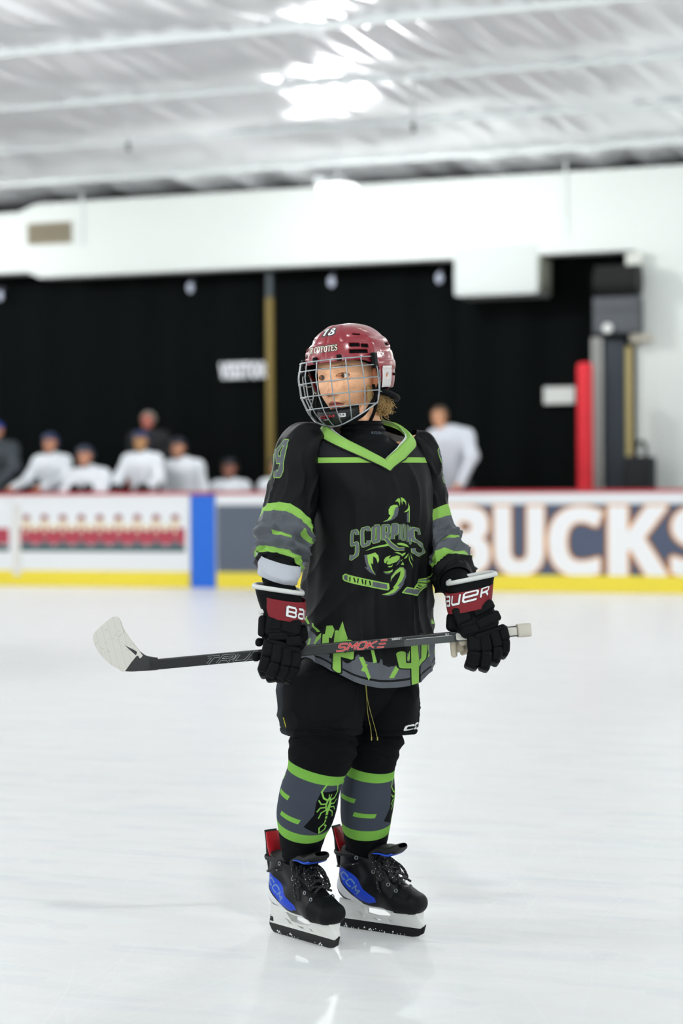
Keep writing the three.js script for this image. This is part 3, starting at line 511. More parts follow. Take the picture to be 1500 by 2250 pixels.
function sleeveFold(s) { return (u, t) => sstep(1.0, .9, t) * (0.006 * noise(u * 9 + s, t * 5) + 0.012 * noise(u * 5 + s * 3, t * 9 + u * 3, 6) * sstep(.45, .7, t) + 0.007 * Math.sin(t * 62 + 5 * u + 3 * noise(u * 4, t * 4, s)) * sstep(.6, .75, t) * sstep(1.02, .9, t) + 0.006 * Math.sin(u * 37 + s) * sstep(.35, .05, t) * sstep(0, .08, t) + 0.007 * crease(u * 8 + s * 2, t * 4 + u * 3, s) * sstep(.1, .3, t) + 0.009 * crease(u * 5 + s, t * 13 + u * 4, 3) * sstep(.55, .68, t)); }
for (const [rings, s, lab] of [[ringsRight, -1, 'baggy sleeve with 59 and green stripes'], [ringsLeft, 1, 'sleeve with number and green stripes beside the grey board']]) {
  const g = loft(rings, 110, 130, { disp: sleeveFold(s), lip: 0.006 }); const uv = g.attributes.uv; for (let i = 0; i < uv.count; i++) uv.setY(i, 1 - uv.getY(i));
  const sl = wear('sleeve', g, cloth({ map: sleeveTex(s) }), jersey); sl.userData.label = lab;
}
const cuffGrey = std(0xbfc3cd, 0.75, { bumpMap: weaveRep(30, 4), bumpScale: 0.0003 });
{ // turned-up pale lining of the right cuff and the dark under-sleeve
  const k = pathRings([[at(612, 1226, 0.083), .0585, .065], [at(611, 1240, 0.087), .0585, .064], [at(611, 1257, 0.09), .0575, .062], [at(612, 1272, 0.093), .052, .056]], 2.1).map((r) => ({ ...r, x: V(0.95, -0.3, 0).normalize(), z: V(0, -0.15, 1).normalize() }));
  wear('turned_cuff', loft(k, 90, 24, { disp: (u, t) => 0.003 * noise(u * 12, t * 3) + 0.004 * Math.sin(t * 5 + u * 9), lip: 0.008 }), cuffGrey, jersey);
  const und = matte(0x0c0f12, 0.8, { bumpMap: weaveRep(20, 20), bumpScale: 0.0005 });
  const us = pathRings([[at(614, 1235, 0.085), .044, .048], [at(613, 1270, 0.095), .0425, .046], [at(614, 1300, 0.105), .041, .045], [at(616, 1325, 0.112), .04, .044]]);
  wear('under_sleeve', loft(us, 60, 30, { disp: (u, t) => 0.0016 * Math.sin(t * 34 + u * 8) }), und);
  const ul = pathRings([[at(994, 1262, -0.08), .041, .045], [at(1006, 1290, -0.035), .041, .045], [at(1020, 1312, 0.0), .04, .044]]);
  wear('under_sleeve', loft(ul, 60, 24, {}), und);
}
// ---- neck guard and body
const neckMat = std(0x0f1318, 0.7, { bumpMap: weaveRep(20, 20), bumpScale: 0.0003 });
const HC = at(763, 827, -0.085);                                     // head centre at eye level
{
  const nk = [[1075, 812, .13, .09], [1030, 808, .13, .098], [988, 804, .105, .088], [962, 800, .068, .07], [946, 797, .058, .062], [934, 795, .055, .059], [926, 794, .054, .058]].map(([py, cx, a, b]) => ({ c: at(cx, py, ZC + 0.005), x: BX, z: BZ, a, b, n: 2 }));
  const badge = canvas(512, 512, (x) => { x.fillStyle = '#0b0e12'; x.fillRect(0, 0, 512, 512); x.save(); x.translate(262, 262); x.strokeStyle = '#59626c'; x.lineWidth = 5; x.lineJoin = 'round'; x.beginPath(); x.moveTo(-20, 18); x.lineTo(-15, -16); x.lineTo(-6, -2); x.lineTo(0, -18); x.lineTo(6, -2); x.lineTo(15, -16); x.lineTo(20, 18); x.lineTo(0, 30); x.closePath(); x.stroke(); x.beginPath(); x.moveTo(-9, 16); x.lineTo(-9, 4); x.moveTo(0, 20); x.lineTo(0, 4); x.moveTo(9, 16); x.lineTo(9, 4); x.stroke(); x.restore(); });
  const g = loft(nk, 80, 50, { disp: (u, t) => 0.002 * Math.sin(t * 38) * sstep(.3, .6, t), lip: 0.004 }); const uv = g.attributes.uv; for (let i = 0; i < uv.count; i++) uv.setXY(i, uv.getX(i), clamp((uv.getY(i) - 0.25) / 0.72));
  wear('neck_guard', g, matte(0xffffff, 0.7, { map: badge }));
}
const J = { pelvis: at(790, 1440, -.1), chest: at(800, 1080, -.1), neck: at(794, 930, -.1), shR: at(665, 990, -.02), elR: at(628, 1165, .03), wrR: at(614, 1300, .1), haR: at(618, 1370, .12), shL: at(920, 990, -.17), elL: at(957, 1165, -.185), wrL: at(1005, 1290, -.02), haL: at(1045, 1360, .03), hipR: at(720, 1500, -.03), knR: at(706, 1655, 0.0), anR: at(664, 1895, -.075), hipL: at(845, 1500, -.15), knL: at(824, 1655, -.13), anL: at(806, 1885, -.19) };

// ---- head: face as a radial surface with sockets, nose, lips
const HM = new THREE.Matrix4().makeRotationFromEuler(new THREE.Euler(0.02, -30 * Math.PI / 180, 0.0, 'YXZ'));
HM.premultiply(new THREE.Matrix4().makeRotationZ(0.085)); HM.setPosition(HC);
const hw = (x, y, z) => V(x, y, z).applyMatrix4(HM);
const g2 = (x, s) => Math.exp(-x * x / (2 * s * s));
function headPoint(az, pol) {
  const d = V(Math.sin(az) * Math.sin(pol), Math.cos(pol), Math.cos(az) * Math.sin(pol));
  const rx = 0.071, ryu = 0.115, ryd = 0.118, rz = d.z > 0 ? 0.094 : 0.1;
  let p = V(d.x * rx, d.y * (d.y > 0 ? ryu : ryd), d.z * rz);
  const y = p.y, x = p.x, front = sstep(0.15, 0.6, d.z);
  if (y < -0.02) { const k = sstep(-0.02, -0.115, y); p.x *= 1 - 0.28 * k; p.z += 0.012 * k * front; if (d.z < 0.2) p.z *= 1 - 0.25 * k * sstep(0.2, -0.5, d.z); }
  let f = 0;
  f += 0.006 * g2(y - 0.024, 0.009) * g2(Math.abs(x) - 0.028, 0.02);                           // brow
  for (const s of [-1, 1]) { f -= 0.0085 * g2(x - s * 0.0315, 0.014) * g2(y - 0.002, 0.010); f += 0.0055 * g2(x - s * 0.041, 0.018) * g2(y + 0.036, 0.018); }
  const nl = clamp((0.012 - y) / 0.052);                                                        // nose grows from the bridge to the tip
  if (y < 0.02 && y > -0.06) f += (0.0035 + 0.019 * nl * nl) * g2(x, 0.0055 + 0.004 * nl) * sstep(-0.052, -0.043, y) * sstep(0.022, 0.005, y);
  f += 0.0075 * (g2(x - 0.0105, 0.0042) + g2(x + 0.0105, 0.0042)) * g2(y + 0.041, 0.0055);        // wings
  f -= 0.003 * (g2(x - 0.006, 0.0025) + g2(x + 0.006, 0.0025)) * g2(y + 0.0485, 0.002);           // nostrils
  f += 0.0045 * g2(x, 0.017) * g2(y + 0.0665, 0.0045) + 0.0055 * g2(x, 0.0155) * g2(y + 0.0785, 0.005); // lips
  f -= 0.0032 * g2(x, 0.017) * g2(y + 0.0722, 0.0016); f -= 0.002 * g2(x, 0.003) * g2(y + 0.057, 0.005); f -= 0.003 * g2(x, 0.02) * g2(y + 0.089, 0.004); f += 0.006 * g2(x, 0.018) * g2(y + 0.105, 0.010);
  for (const s of [-1, 1]) { const ex = (x - s * 0.0315) / 0.0148, ey = (y - 0.0005 + 0.02 * (x - s * .0315) * -s) / (0.0068 * Math.sqrt(Math.max(0.02, 1 - ex * ex * 0.9))); const q = ex * ex + ey * ey; if (Math.abs(ex) < 1.1) { f -= 0.012 * sstep(1.05, 0.72, q); f += 0.0022 * g2(Math.sqrt(q) - 1.25, 0.22); } }
  p.z += f * front; return p;
}
const faceTex = canvas(1024, 1024, (x) => {                           // plan view of the face, 0.16 m wide
  x.fillStyle = '#f9bd92'; x.fillRect(0, 0, 1024, 1024);
  const X = (m) => 512 + m * 6400, Y = (m) => 400 - m * 6400;
  for (let i = 0; i < 2600; i++) { const a = rnd() * 1024, b = rnd() * 1024; x.fillStyle = rnd() < 0.5 ? 'rgba(200,135,105,.07)' : 'rgba(235,190,165,.07)'; x.beginPath(); x.arc(a, b, 3 + rnd() * 14, 0, 7); x.fill(); }
  const blob = (mx, my, rx, ry, c, n = 16) => { for (let i = n; i > 0; i--) { x.fillStyle = c; x.beginPath(); x.ellipse(X(mx), Y(my), rx * 6400 * i / n, ry * 6400 * i / n, 0, 0, 7); x.fill(); } };
  for (const s of [-1, 1]) { blob(s * 0.045, -0.036, 0.022, 0.018, 'rgba(206,110,90,.018)'); }
  blob(0, -0.04, 0.014, 0.012, 'rgba(206,110,90,.02)');
  for (const s of [-1, 1]) for (let i = 0; i < 150; i++) { const t = rnd(), mx = s * (0.013 + t * 0.037), my = 0.0215 + 0.006 * Math.sin(t * 2.4) - 0.004 * t + (rnd() - 0.5) * 0.005 * (1 - t * .6); x.strokeStyle = 'rgba(88,58,36,.55)'; x.lineWidth = 2.4; x.beginPath(); x.moveTo(X(mx), Y(my)); x.lineTo(X(mx + s * 0.005), Y(my + 0.002)); x.stroke(); }
  for (const s of [-1, 1]) { x.strokeStyle = '#5a3526'; x.lineWidth = 7; x.beginPath(); for (let i = 0; i <= 20; i++) { const e = -1 + i / 10, mx = s * 0.0315 + e * 0.0148, my = 0.0008 + 0.0068 * Math.sqrt(Math.max(0, 1 - e * e)); if (i) x.lineTo(X(mx), Y(my)); else x.moveTo(X(mx), Y(my)); } x.stroke(); x.strokeStyle = 'rgba(150,90,75,.7)'; x.lineWidth = 4; x.beginPath(); for (let i = 0; i <= 20; i++) { const e = -1 + i / 10, mx = s * 0.0315 + e * 0.0148, my = -0.0005 - 0.0066 * Math.sqrt(Math.max(0, 1 - e * e)); if (i) x.lineTo(X(mx), Y(my)); else x.moveTo(X(mx), Y(my)); } x.stroke(); }
  const lip = (pts, c) => { x.fillStyle = c; x.beginPath(); pts.forEach(([a, b], i) => i ? x.lineTo(X(a), Y(b)) : x.moveTo(X(a), Y(b))); x.closePath(); x.fill(); };
  lip([[-0.0235, -0.0725], [-0.012, -0.0655], [-0.004, -0.0625], [0, -0.0638], [0.004, -0.0625], [0.012, -0.0655], [0.0235, -0.0725], [0.01, -0.0728], [-0.01, -0.0728]], '#b06054');
  lip([[-0.0235, -0.0725], [-0.01, -0.0722], [0.01, -0.0722], [0.0235, -0.0725], [0.013, -0.081], [0, -0.0845], [-0.013, -0.081]], '#bd6b60');
  x.strokeStyle = '#7a3a34'; x.lineWidth = 4; x.beginPath(); x.moveTo(X(-0.0235), Y(-0.0725)); x.lineTo(X(0.0235), Y(-0.0725)); x.stroke();
  for (const s of [-1, 1]) { x.fillStyle = '#6b3629'; x.beginPath(); x.ellipse(X(s * 0.0062), Y(-0.0482), 17, 9, 0, 0, 7); x.fill(); }
});
const headGeo = gridGeo(400, 300, (u, v) => { const w = u * 2 - 1, az = Math.PI * (0.45 * w + 0.55 * w * w * w), pol = 0.02 + (Math.PI - 0.04) * v, p = headPoint(az, pol), o = hw(p.x, p.y, p.z); const fr = p.z > 0.01; o.u = fr ? 0.5 + p.x * 6.25 : 0.02; o.v = fr ? 1 - (400 - p.y * 6400) / 1024 : 0.02; return o; });
{
  const list = [[J.pelvis, .08, J.chest, .1], [at(798, 1030, -.1), .06, J.neck, .045], [J.neck, .047, hw(0, -0.05, -0.025), .05], [J.chest, .095, at(798, 1030, -.1), .075], [J.shR, .045, J.elR, .04], [J.elR, .038, J.wrR, .028], [J.wrR, .026, J.haR, .03], [J.shL, .04, J.elL, .036], [J.elL, .034, J.wrL, .027], [J.wrL, .025, J.haL, .028], [at(798, 1040, -.1), .06, J.shR, .04], [at(798, 1040, -.1), .06, J.shL, .038], [J.hipR, .06, J.knR, .05], [J.knR, .048, J.anR, .032], [J.hipL, .055, J.knL, .046], [J.knL, .045, J.anL, .032], [J.pelvis, .075, J.hipR, .06], [J.pelvis, .075, J.hipL, .055]];
  const bg = bonesMesh(list, 0.02, 0.011); { const uv = bg.attributes.uv; for (let i = 0; i < uv.count; i++) uv.setXY(i, 0.02, 0.02); }
  const body = wear('body', merge([bg, headGeo]), phys({ map: faceTex, roughness: 0.55, sheen: 0.15, sheenColor: new THREE.Color(0xffb090) }));
  body.userData.label = 'face, neck and body of the player';
  const eyeTex = canvas(256, 256, (x) => { x.fillStyle = '#e9e2dd'; x.fillRect(0, 0, 256, 256); x.translate(128, 128); x.fillStyle = '#3b2a20'; x.beginPath(); x.arc(0, 0, 66, 0, 7); x.fill(); x.fillStyle = '#5b4330'; x.beginPath(); x.arc(0, 0, 56, 0, 7); x.fill(); x.fillStyle = '#0b0806'; x.beginPath(); x.arc(0, 0, 27, 0, 7); x.fill(); });
  const eyeMat = phys({ map: eyeTex, roughness: 0.15, clearcoat: 1, clearcoatRoughness: 0.05 });
  for (const s of [-1, 1]) {
    const e = new THREE.SphereGeometry(0.0122, 40, 30), p = e.attributes.position, uv = e.attributes.uv;
    for (let i = 0; i < p.count; i++) uv.setXY(i, 0.5 + p.getX(i) / 0.0244, p.getZ(i) > 0 ? 0.5 + p.getY(i) / 0.0244 : 0.02);
    e.rotateY(-0.26); e.translate(s * 0.0302, 0.0005, 0.0622); e.applyMatrix4(HM); wear('eye', e, eyeMat, body);
  }
  const ear = bonesMesh([[hw(0.078, 0.004, -0.015), .012, hw(0.08, -0.018, -0.012), .011], [hw(0.08, -0.018, -0.012), .01, hw(0.075, -0.036, -0.006), .008]], 0.01, 0.004); wear('ear', ear, std(0xd98e66, 0.6), body);
  const hairs = [];
  for (let i = 0; i < 420; i++) { const a = rnd(), s = 0.035 + 0.045 * a, st = V(s, -0.052 - 0.012 * rnd(), -0.015 - 0.05 * rnd()), l = 0.025 + 0.045 * rnd() * rnd(); hairs.push(tube([st, st.clone().add(V(0.012 * (rnd() - .2), -l * .45, -0.008 * rnd())), st.clone().add(V(0.03 * (rnd() - .35), -l * .8, -0.014 * rnd())), st.clone().add(V(0.04 * (rnd() - .35), -l, -0.012 * rnd() + 0.004))].map((p) => p.applyMatrix4(HM)), 0.0006 + rnd() * 0.0006, 8, 4)); }
  for (let i = 0; i < 60; i++) { const st = V(0.071, -0.03 - 0.02 * rnd(), 0.01 + 0.02 * rnd()), l = 0.02 + 0.02 * rnd(); hairs.push(tube([st, st.clone().add(V(0.002, -l * .5, 0)), st.clone().add(V(-0.001, -l, 0.004 * rnd()))].map((p) => p.applyMatrix4(HM)), 0.0009, 6, 4)); }
  const hair = wear('hair', merge(hairs), std(0xb4935f, 0.6), body); hair.userData.kind = 'stuff'; hair.userData.label = 'dark blond hair ends under the helmet';
}
// ---- helmet
const sbox = (x, a, b, e) => sstep(a - e, a + e, x) * sstep(b + e, b - e, x);
const DEG = Math.PI / 180;
const VENTS = [[31, 44, 62, 66.5], [46, 57, 63, 67.5], [30, 54, 70.5, 74.5], [38, 50, 46, 48.5], [100, 125, 60, 64]];
function shell(az, pol, grow = 0) {
  const A = Math.abs(az / DEG), P = pol / DEG, d = V(Math.sin(az) * Math.sin(pol), Math.cos(pol), Math.cos(az) * Math.sin(pol)), n = 2.35;
  const ex = V(0.104, 0.118, d.z > 0 ? 0.128 : 0.116), k = (Math.abs(d.x / ex.x) ** n + Math.abs(d.y / ex.y) ** n + Math.abs(d.z / ex.z) ** n) ** (-1 / n);
  let r = 0;
  r += 0.005 * sbox(A, -1, 22, 5) * sbox(P, 22, 58, 7); r += 0.0045 * sbox(P, 61, 140, 1.6) * sbox(A, -1, 66, 4); r += 0.004 * sbox(A, 62, 200, 5) * sbox(P, 52, 150, 4); r -= 0.003 * sbox(A, 26, 62, 3) * sbox(P, 50, 57, 2.5);
  r += 0.003 * sbox(A, 60, 170, 4) * sbox(P, 84, 94, 3); r -= 0.0025 * sbox(A, 80, 170, 4) * sbox(P, 67, 71, 1.5);
  for (const [a, b, c, e] of VENTS) r -= 0.009 * sbox(A, a, b, 0.8) * sbox(P, c, e, 0.8);
  return V(d.x * (k + r + grow), 0.02 + d.y * (k + r + grow), -0.022 + d.z * (k + r + grow));
}
const rim = (az) => { const A = Math.abs(az / DEG); return (82 + 4 * sstep(40, 62, A) + 34 * sstep(64, 84, A) - 3 * sstep(100, 150, A) + 10 * sstep(140, 180, A)) * DEG; };
const helmetTex = canvas(2048, 1024, (x) => {                        // azimuth across, polar angle down
  x.fillStyle = '#8f1d2b'; x.fillRect(0, 0, 2048, 1024);
  const X = (a) => 1024 + a / 180 * 1024, Y = (p) => p / 140 * 1024;
  x.textAlign = 'center'; x.textBaseline = 'middle';
  const txt = (s, a, p, size, font, sx, col, out) => { x.save(); x.translate(X(a), Y(p)); x.scale(sx, 1); x.font = font.replace('#', size); x.lineJoin = 'round'; if (out) { x.strokeStyle = out; x.lineWidth = size * 0.2; x.strokeText(s, 0, 0); } x.fillStyle = col; x.fillText(s, 0, 0); x.restore(); };
  txt('18', -2, 43, 132, 'bold #px sans-serif', 0.98, '#f2f2f2', '#1b1718');
  txt('JR COYOTES', -5, 67, 70, 'bold #px serif', 0.56, '#f3ead6', '#2c1a16');
  x.save(); x.translate(X(71), Y(76)); x.transform(1, 0.0, -0.18, 1, 0, 0); strokeText(x, 'CCM', 0, -20, 23, 38, 8, '#f4f4f4', { gap: 0.42 }); x.restore();
  x.save(); x.translate(X(62), Y(38)); x.scale(1.15, 1); poly(x, [[-62, -34], [-30, -16], [-8, -20], [8, -4], [34, 4], [64, 36], [30, 22], [22, 34], [6, 18], [-14, 18], [-4, 4], [-34, -4]], '#d9b9a4'); poly(x, [[-20, -8], [4, -2], [26, 12], [6, 8]], '#8f1d2b'); x.restore();
});
const helmet = wear('helmet', gridGeo(420, 200, (u, v) => { const az = (u * 2 - 1) * Math.PI, pol = 0.01 + (rim(az) - 0.01) * v, p = shell(az, pol).applyMatrix4(HM); p.u = u; p.v = 1 - pol / DEG / 140; return p; }), phys({ map: helmetTex, roughness: 0.28, clearcoat: 0.6, clearcoatRoughness: 0.15 }));
helmet.userData.label = 'glossy dark red helmet with wire face cage';
const blackPlastic = matte(0x0b0c0e, 0.5), padBlack = matte(0x0f1012, 0.85);
wear('inner_liner', gridGeo(160, 60, (u, v) => { const az = (u * 2 - 1) * Math.PI, A = Math.abs(az / DEG); return shell(az, 0.5 + (rim(az) + 3 * DEG * sstep(30, 60, A) - 0.5) * v, -0.012).applyMatrix4(HM); }), padBlack, helmet);
wear('rim_edge', tube(Array.from({ length: 120 }, (_, i) => { const az = (i / 120 * 2 - 1) * Math.PI; return shell(az, rim(az), -0.002).applyMatrix4(HM); }), 0.0022, 240, 6, true), std(0x7c1825, 0.35), helmet);
const patch = (a0, a1, p0, p1, grow, nu = 12, nv = 8) => gridGeo(nu, nv, (u, v) => shell(lerp(a0, a1, u) * DEG, lerp(p0, p1, v) * DEG, grow).applyMatrix4(HM), false);
for (const s of [-1, 1]) for (const [a, b, c, e] of VENTS) wear('vent', patch(s * a, s * b, c, e, 0.0012), padBlack, helmet);  // black patches on the recess floors paint in the dark of open holes
for (const a of [-40, -12, 18]) { const p = shell(a * DEG, 79 * DEG, 0.004), n = V(Math.sin(a * DEG), 0, Math.cos(a * DEG)); const g = box(0.013, 0.016, 0.009, 0, 0, 0, 0.003); g.applyMatrix4(basis(p, UP, n)); g.applyMatrix4(HM); wear('cage_clip', g, blackPlastic, helmet); }
for (const s of [-1, 1]) {
  const e = wear('ear_guard', gridGeo(24, 30, (u, v) => { const a = lerp(76, 101, u), p = lerp(92, 120, v), edge = Math.min(u, 1 - u, v, 1 - v); return shell(s * a * DEG, p * DEG, 0.0022 + 0.003 * sstep(0, 0.12, edge) - 0.012 * sstep(0.55, 0.95, 1 - Math.hypot((u - .45) / .42, (v - .45) / .38))).applyMatrix4(HM); }, false), std(0xd9d4d2, 0.35), helmet); e.userData.label = 'pale clear plastic ear guard';
  wear('ear_opening', gridGeo(20, 20, (u, v) => { const rr = v * 0.98, a = 87 + 6.0 * rr * Math.cos(u * 6.283), p = 105 + 8.5 * rr * Math.sin(u * 6.283); return shell(s * a * DEG, p * DEG, 0.0035 - 0.004 * (1 - rr) + 0.0008 * Math.sin(rr * 9)).applyMatrix4(HM); }, false), std(0xd28054, 0.6), helmet);
  wear('ear_screw', new THREE.SphereGeometry(0.004, 10, 8).applyMatrix4(new THREE.Matrix4().setPosition(shell(s * 112 * DEG, 103 * DEG, 0.002).applyMatrix4(HM))), blackPlastic, helmet);
  const j = shell(s * 62 * DEG, 76 * DEG, 0.004); wear('cage_bracket', box(0.012, 0.04, 0.02, j.x, j.y - 0.018, j.z + 0.004, 0.004).applyMatrix4(HM), blackPlastic, helmet);
  wear('side_strap', tube([V(s * 0.092, -0.03, 0.0), V(s * 0.088, -0.06, 0.02), V(s * 0.07, -0.105, 0.06), V(s * 0.05, -0.118, 0.075)].map((p) => p.applyMatrix4(HM)), 0.0045, 24, 6), padBlack, helmet);
}
wear('neck_roll', tube([V(0.086, -0.045, 0.0), V(0.096, -0.056, -0.04), V(0.094, -0.064, -0.075), V(0.07, -0.07, -0.125), V(0, -0.07, -0.142), V(-0.07, -0.07, -0.125), V(-0.1, -0.062, -0.075)].map((p) => p.applyMatrix4(HM)), 0.009, 40, 8), padBlack, helmet);
// cage of steel wires
const wire = std(0xa6abb0, 0.32, { metalness: 0.75 });
const cs = (y) => { const k = [[.05, .9], [.035, .93], [0, 1], [-.05, .98], [-.09, .87], [-.115, .74], [-.135, .55]]; for (let i = 0; i < k.length - 1; i++) if (y <= k[i][0] && y >= k[i + 1][0]) { const t = (k[i][0] - y) / (k[i][0] - k[i + 1][0]); return lerp(k[i][1], k[i + 1][1], t); } return y > 0 ? .9 : .55; };
const cage = (a, y) => { const s = cs(y), A = a * DEG; return hw(0.117 * s * Math.sin(A), y + 0.004, 0.162 * s * Math.cos(A)); };
const yBot = (a) => -0.132 + 0.052 * (Math.abs(a) / 76) ** 2;
const AZ = [-76, -57, -38, -19, 0, 19, 38, 57, 76];
for (const a of AZ) wear('cage_wire', tube(Array.from({ length: 14 }, (_, i) => cage(a, lerp(0.038, yBot(a), i / 13))), 0.0017, 40, 7), wire, helmet);
for (const y of [0.038, 0.016, -0.016, -0.05, -0.083]) { const m = 76; wear('cage_wire', tube(Array.from({ length: 26 }, (_, i) => cage(lerp(-m, m, i / 25), y)), y > 0.03 ? 0.0021 : 0.0017, 60, 7), wire, helmet); }
wear('cage_wire', tube(Array.from({ length: 26 }, (_, i) => { const a = lerp(-76, 76, i / 25); return cage(a, yBot(a)); }), 0.0024, 60, 7), wire, helmet);
for (const s of [-1, 1]) { wear('cage_wire', tube([cage(s * 76, 0.038), hw(s * 0.106, 0.03, 0.02), hw(s * 0.104, 0.0, 0.012), hw(s * 0.1, -0.04, 0.014), cage(s * 76, yBot(76))], 0.0019, 40, 7), wire, helmet); for (const y of [0.016, -0.016, -0.05]) wear('cage_wire', tube([cage(s * 76, y), hw(s * 0.108, y, 0.026), hw(s * 0.103, y, 0.013)], 0.0015, 10, 6), wire, helmet); }
{ // chin cup
  const tx = canvas(512, 256, (x) => { x.fillStyle = '#0e0f11'; x.fillRect(0, 0, 512, 256); x.save(); x.transform(1, 0, -0.2, 1, 14, 0); strokeText(x, 'CCM', 150, 70, 42, 40, 9, '#c3202e', { gap: 0.35 }); x.restore(); x.fillStyle = '#e8e8e8'; x.font = 'bold italic 24px sans-serif'; x.fillText('FM580', 172, 146); x.fillStyle = '#ececec'; x.beginPath(); x.roundRect(340, 62, 60, 62, 10); x.fill(); x.fillStyle = '#333'; x.fillRect(350, 74, 16, 16); x.fillRect(374, 74, 16, 16); x.fillRect(350, 100, 40, 7); x.fillStyle = '#dfdfe2'; x.fillRect(104, 90, 26, 74); });
  const cup = (u, v, o) => { const a = lerp(-62, 62, u) * DEG, yy = lerp(-0.082, -0.128, v) - 0.010 * Math.sin(u * Math.PI) * (1 - v) * 0.6, s = lerp(1, 0.72, v * v); return hw((0.069 + o) * s * Math.sin(a), yy, 0.018 + (0.1 + o) * s * Math.cos(a)); };
  const g = gridGeo(40, 16, (u, v) => { const p = cup(u, v, 0.004 * Math.sin(v * Math.PI)); p.u = u; p.v = 1 - v; return p; }, false); wear('chin_cup', g, std(0xffffff, 0.4, { map: tx }), helmet);
  wear('chin_pad', gridGeo(40, 10, (u, v) => cup(u, v * 0.9, -0.008), false), padBlack, helmet); wear('chin_pad_edge', tube(Array.from({ length: 20 }, (_, i) => cup(i / 19, 0, -0.003)), 0.004, 40, 7), padBlack, helmet);
  wear('chin_strap', tube([hw(0.083, -0.03, 0.015), hw(0.078, -0.075, 0.0), hw(0.06, -0.12, 0.005), hw(0.035, -0.155, 0.02), hw(0.03, -0.17, 0.03)], 0.0042, 30, 6), padBlack, helmet);
}
// ---- pants
const sbox0 = (x, a, b) => sstep(a - 0.01, a, x) * sstep(b + 0.01, b, x);
const pantMat = (map) => cloth({ ...(map ? { map } : {}), color: map ? 0xffffff : 0x0a0c0f, roughness: 0.75, specularIntensity: 0.25, bumpMap: weaveRep(50, 30), bumpScale: 0.0005 });
{
  const mk = (side, rows, z) => rows.map(([py, a0, a1, dz, b]) => ({ c: at((a0 + a1) / 2, py, z + dz), x: V(Math.cos(YAW * 0.5), 0, -Math.sin(YAW * 0.5)), z: V(Math.sin(YAW * 0.5), 0, Math.cos(YAW * 0.5)), a: (a1 - a0) / 2 / 842, b, n: 2.5 }));
  const R = mk(0, [[1418, 696, 800, -.02, .06], [1455, 660, 798, -.01, .078], [1485, 624, 796, 0, .094], [1515, 612, 795, 0, .102], [1560, 611, 792, 0.004, .104], [1590, 615, 791, 0.008, .103], [1611, 624, 790, 0.008, .098]], -0.03);
  const Lg = mk(1, [[1418, 800, 900, 0, .06], [1470, 790, 912, 0, .085], [1515, 784, 917, 0, .1], [1560, 782, 916, 0.0, .1], [1590, 784, 915, 0.0, .098], [1607, 786, 912, 0.0, .094]], -0.14);
  const side = (r) => canvas(1024, 512, (x) => { x.fillStyle = '#0a0c0f'; x.fillRect(0, 0, 1024, 512); x.strokeStyle = '#06080a'; x.lineWidth = 5; for (const u of [0.30, 0.42]) { x.beginPath(); x.moveTo(u * 1024, 0); x.lineTo(u * 1024 + 14, 512); x.stroke(); } if (r) { x.fillStyle = '#20262c'; x.fillRect(0.2 * 1024, 120, 0.09 * 1024, 400); x.fillStyle = '#d9d12f'; x.fillRect(0.292 * 1024, 365, 6, 66); } else { x.save(); x.transform(1, -0.06, -0.14, 1, 62, 40); strokeText(x, 'CCM', 548, 388, 50, 44, 17, '#f2f3f4', { gap: 0.42 }); x.restore(); } x.fillStyle = '#0a0c0f'; x.fillRect(0, 455, 1024, 5); });
  const fold = (s) => (u, t) => 0.003 * noise(u * 8 + s, t * 3) + 0.004 * noise(u * 4, t * 6 + s, 2) * sstep(0, .4, t) + 0.005 * crease(u * 7 + s, t * 3 + u * 2, s) * sstep(.2, .5, t) - 0.003 * sbox0(t, .86, .88);
  const pants = []; for (const [rings, r] of [[R, true], [Lg, false]]) { const g = loft(rings, 100, 60, { disp: fold(r ? 1 : 4), lip: 0.03 }); const uv = g.attributes.uv; for (let i = 0; i < uv.count; i++) uv.setY(i, 1 - uv.getY(i)); pants.push([g, r]); }
  const pr = wear('pants', pants[0][0], pantMat(side(true))); pr.userData.label = 'black padded hockey pants'; wear('pant_leg', pants[1][0], pantMat(side(false)), pr);
  wear('pelvis_panel', loft([[1400, 798, .15, .11], [1460, 790, .152, .115], [1530, 786, .12, .1], [1580, 790, .05, .06]].map(([py, cx, a, b]) => ({ c: at(cx, py, -.1), x: BX, z: BZ, a, b, n: 2.2 })), 70, 20), pantMat(), pr);
  const lace = std(0xa59c48, 0.7);
  for (const pts of [[[802, 1492, .035], [805, 1530, .03], [808, 1570, .02], [814, 1600, .015], [816, 1623, .012]], [[803, 1494, .035], [808, 1540, .03], [818, 1580, .02], [825, 1605, .012], [829, 1623, .01]]]) { wear('waist_lace', tube(pts.map(([a, b, c]) => at(a, b, c - 0.012)), 0.0008, 40, 6), lace, pr); const e = pts[4]; wear('lace_tip', box(0.003, 0.009, 0.003).applyMatrix4(new THREE.Matrix4().setPosition(at(e[0], e[1], e[2] - 0.012))), lace, pr); }
}
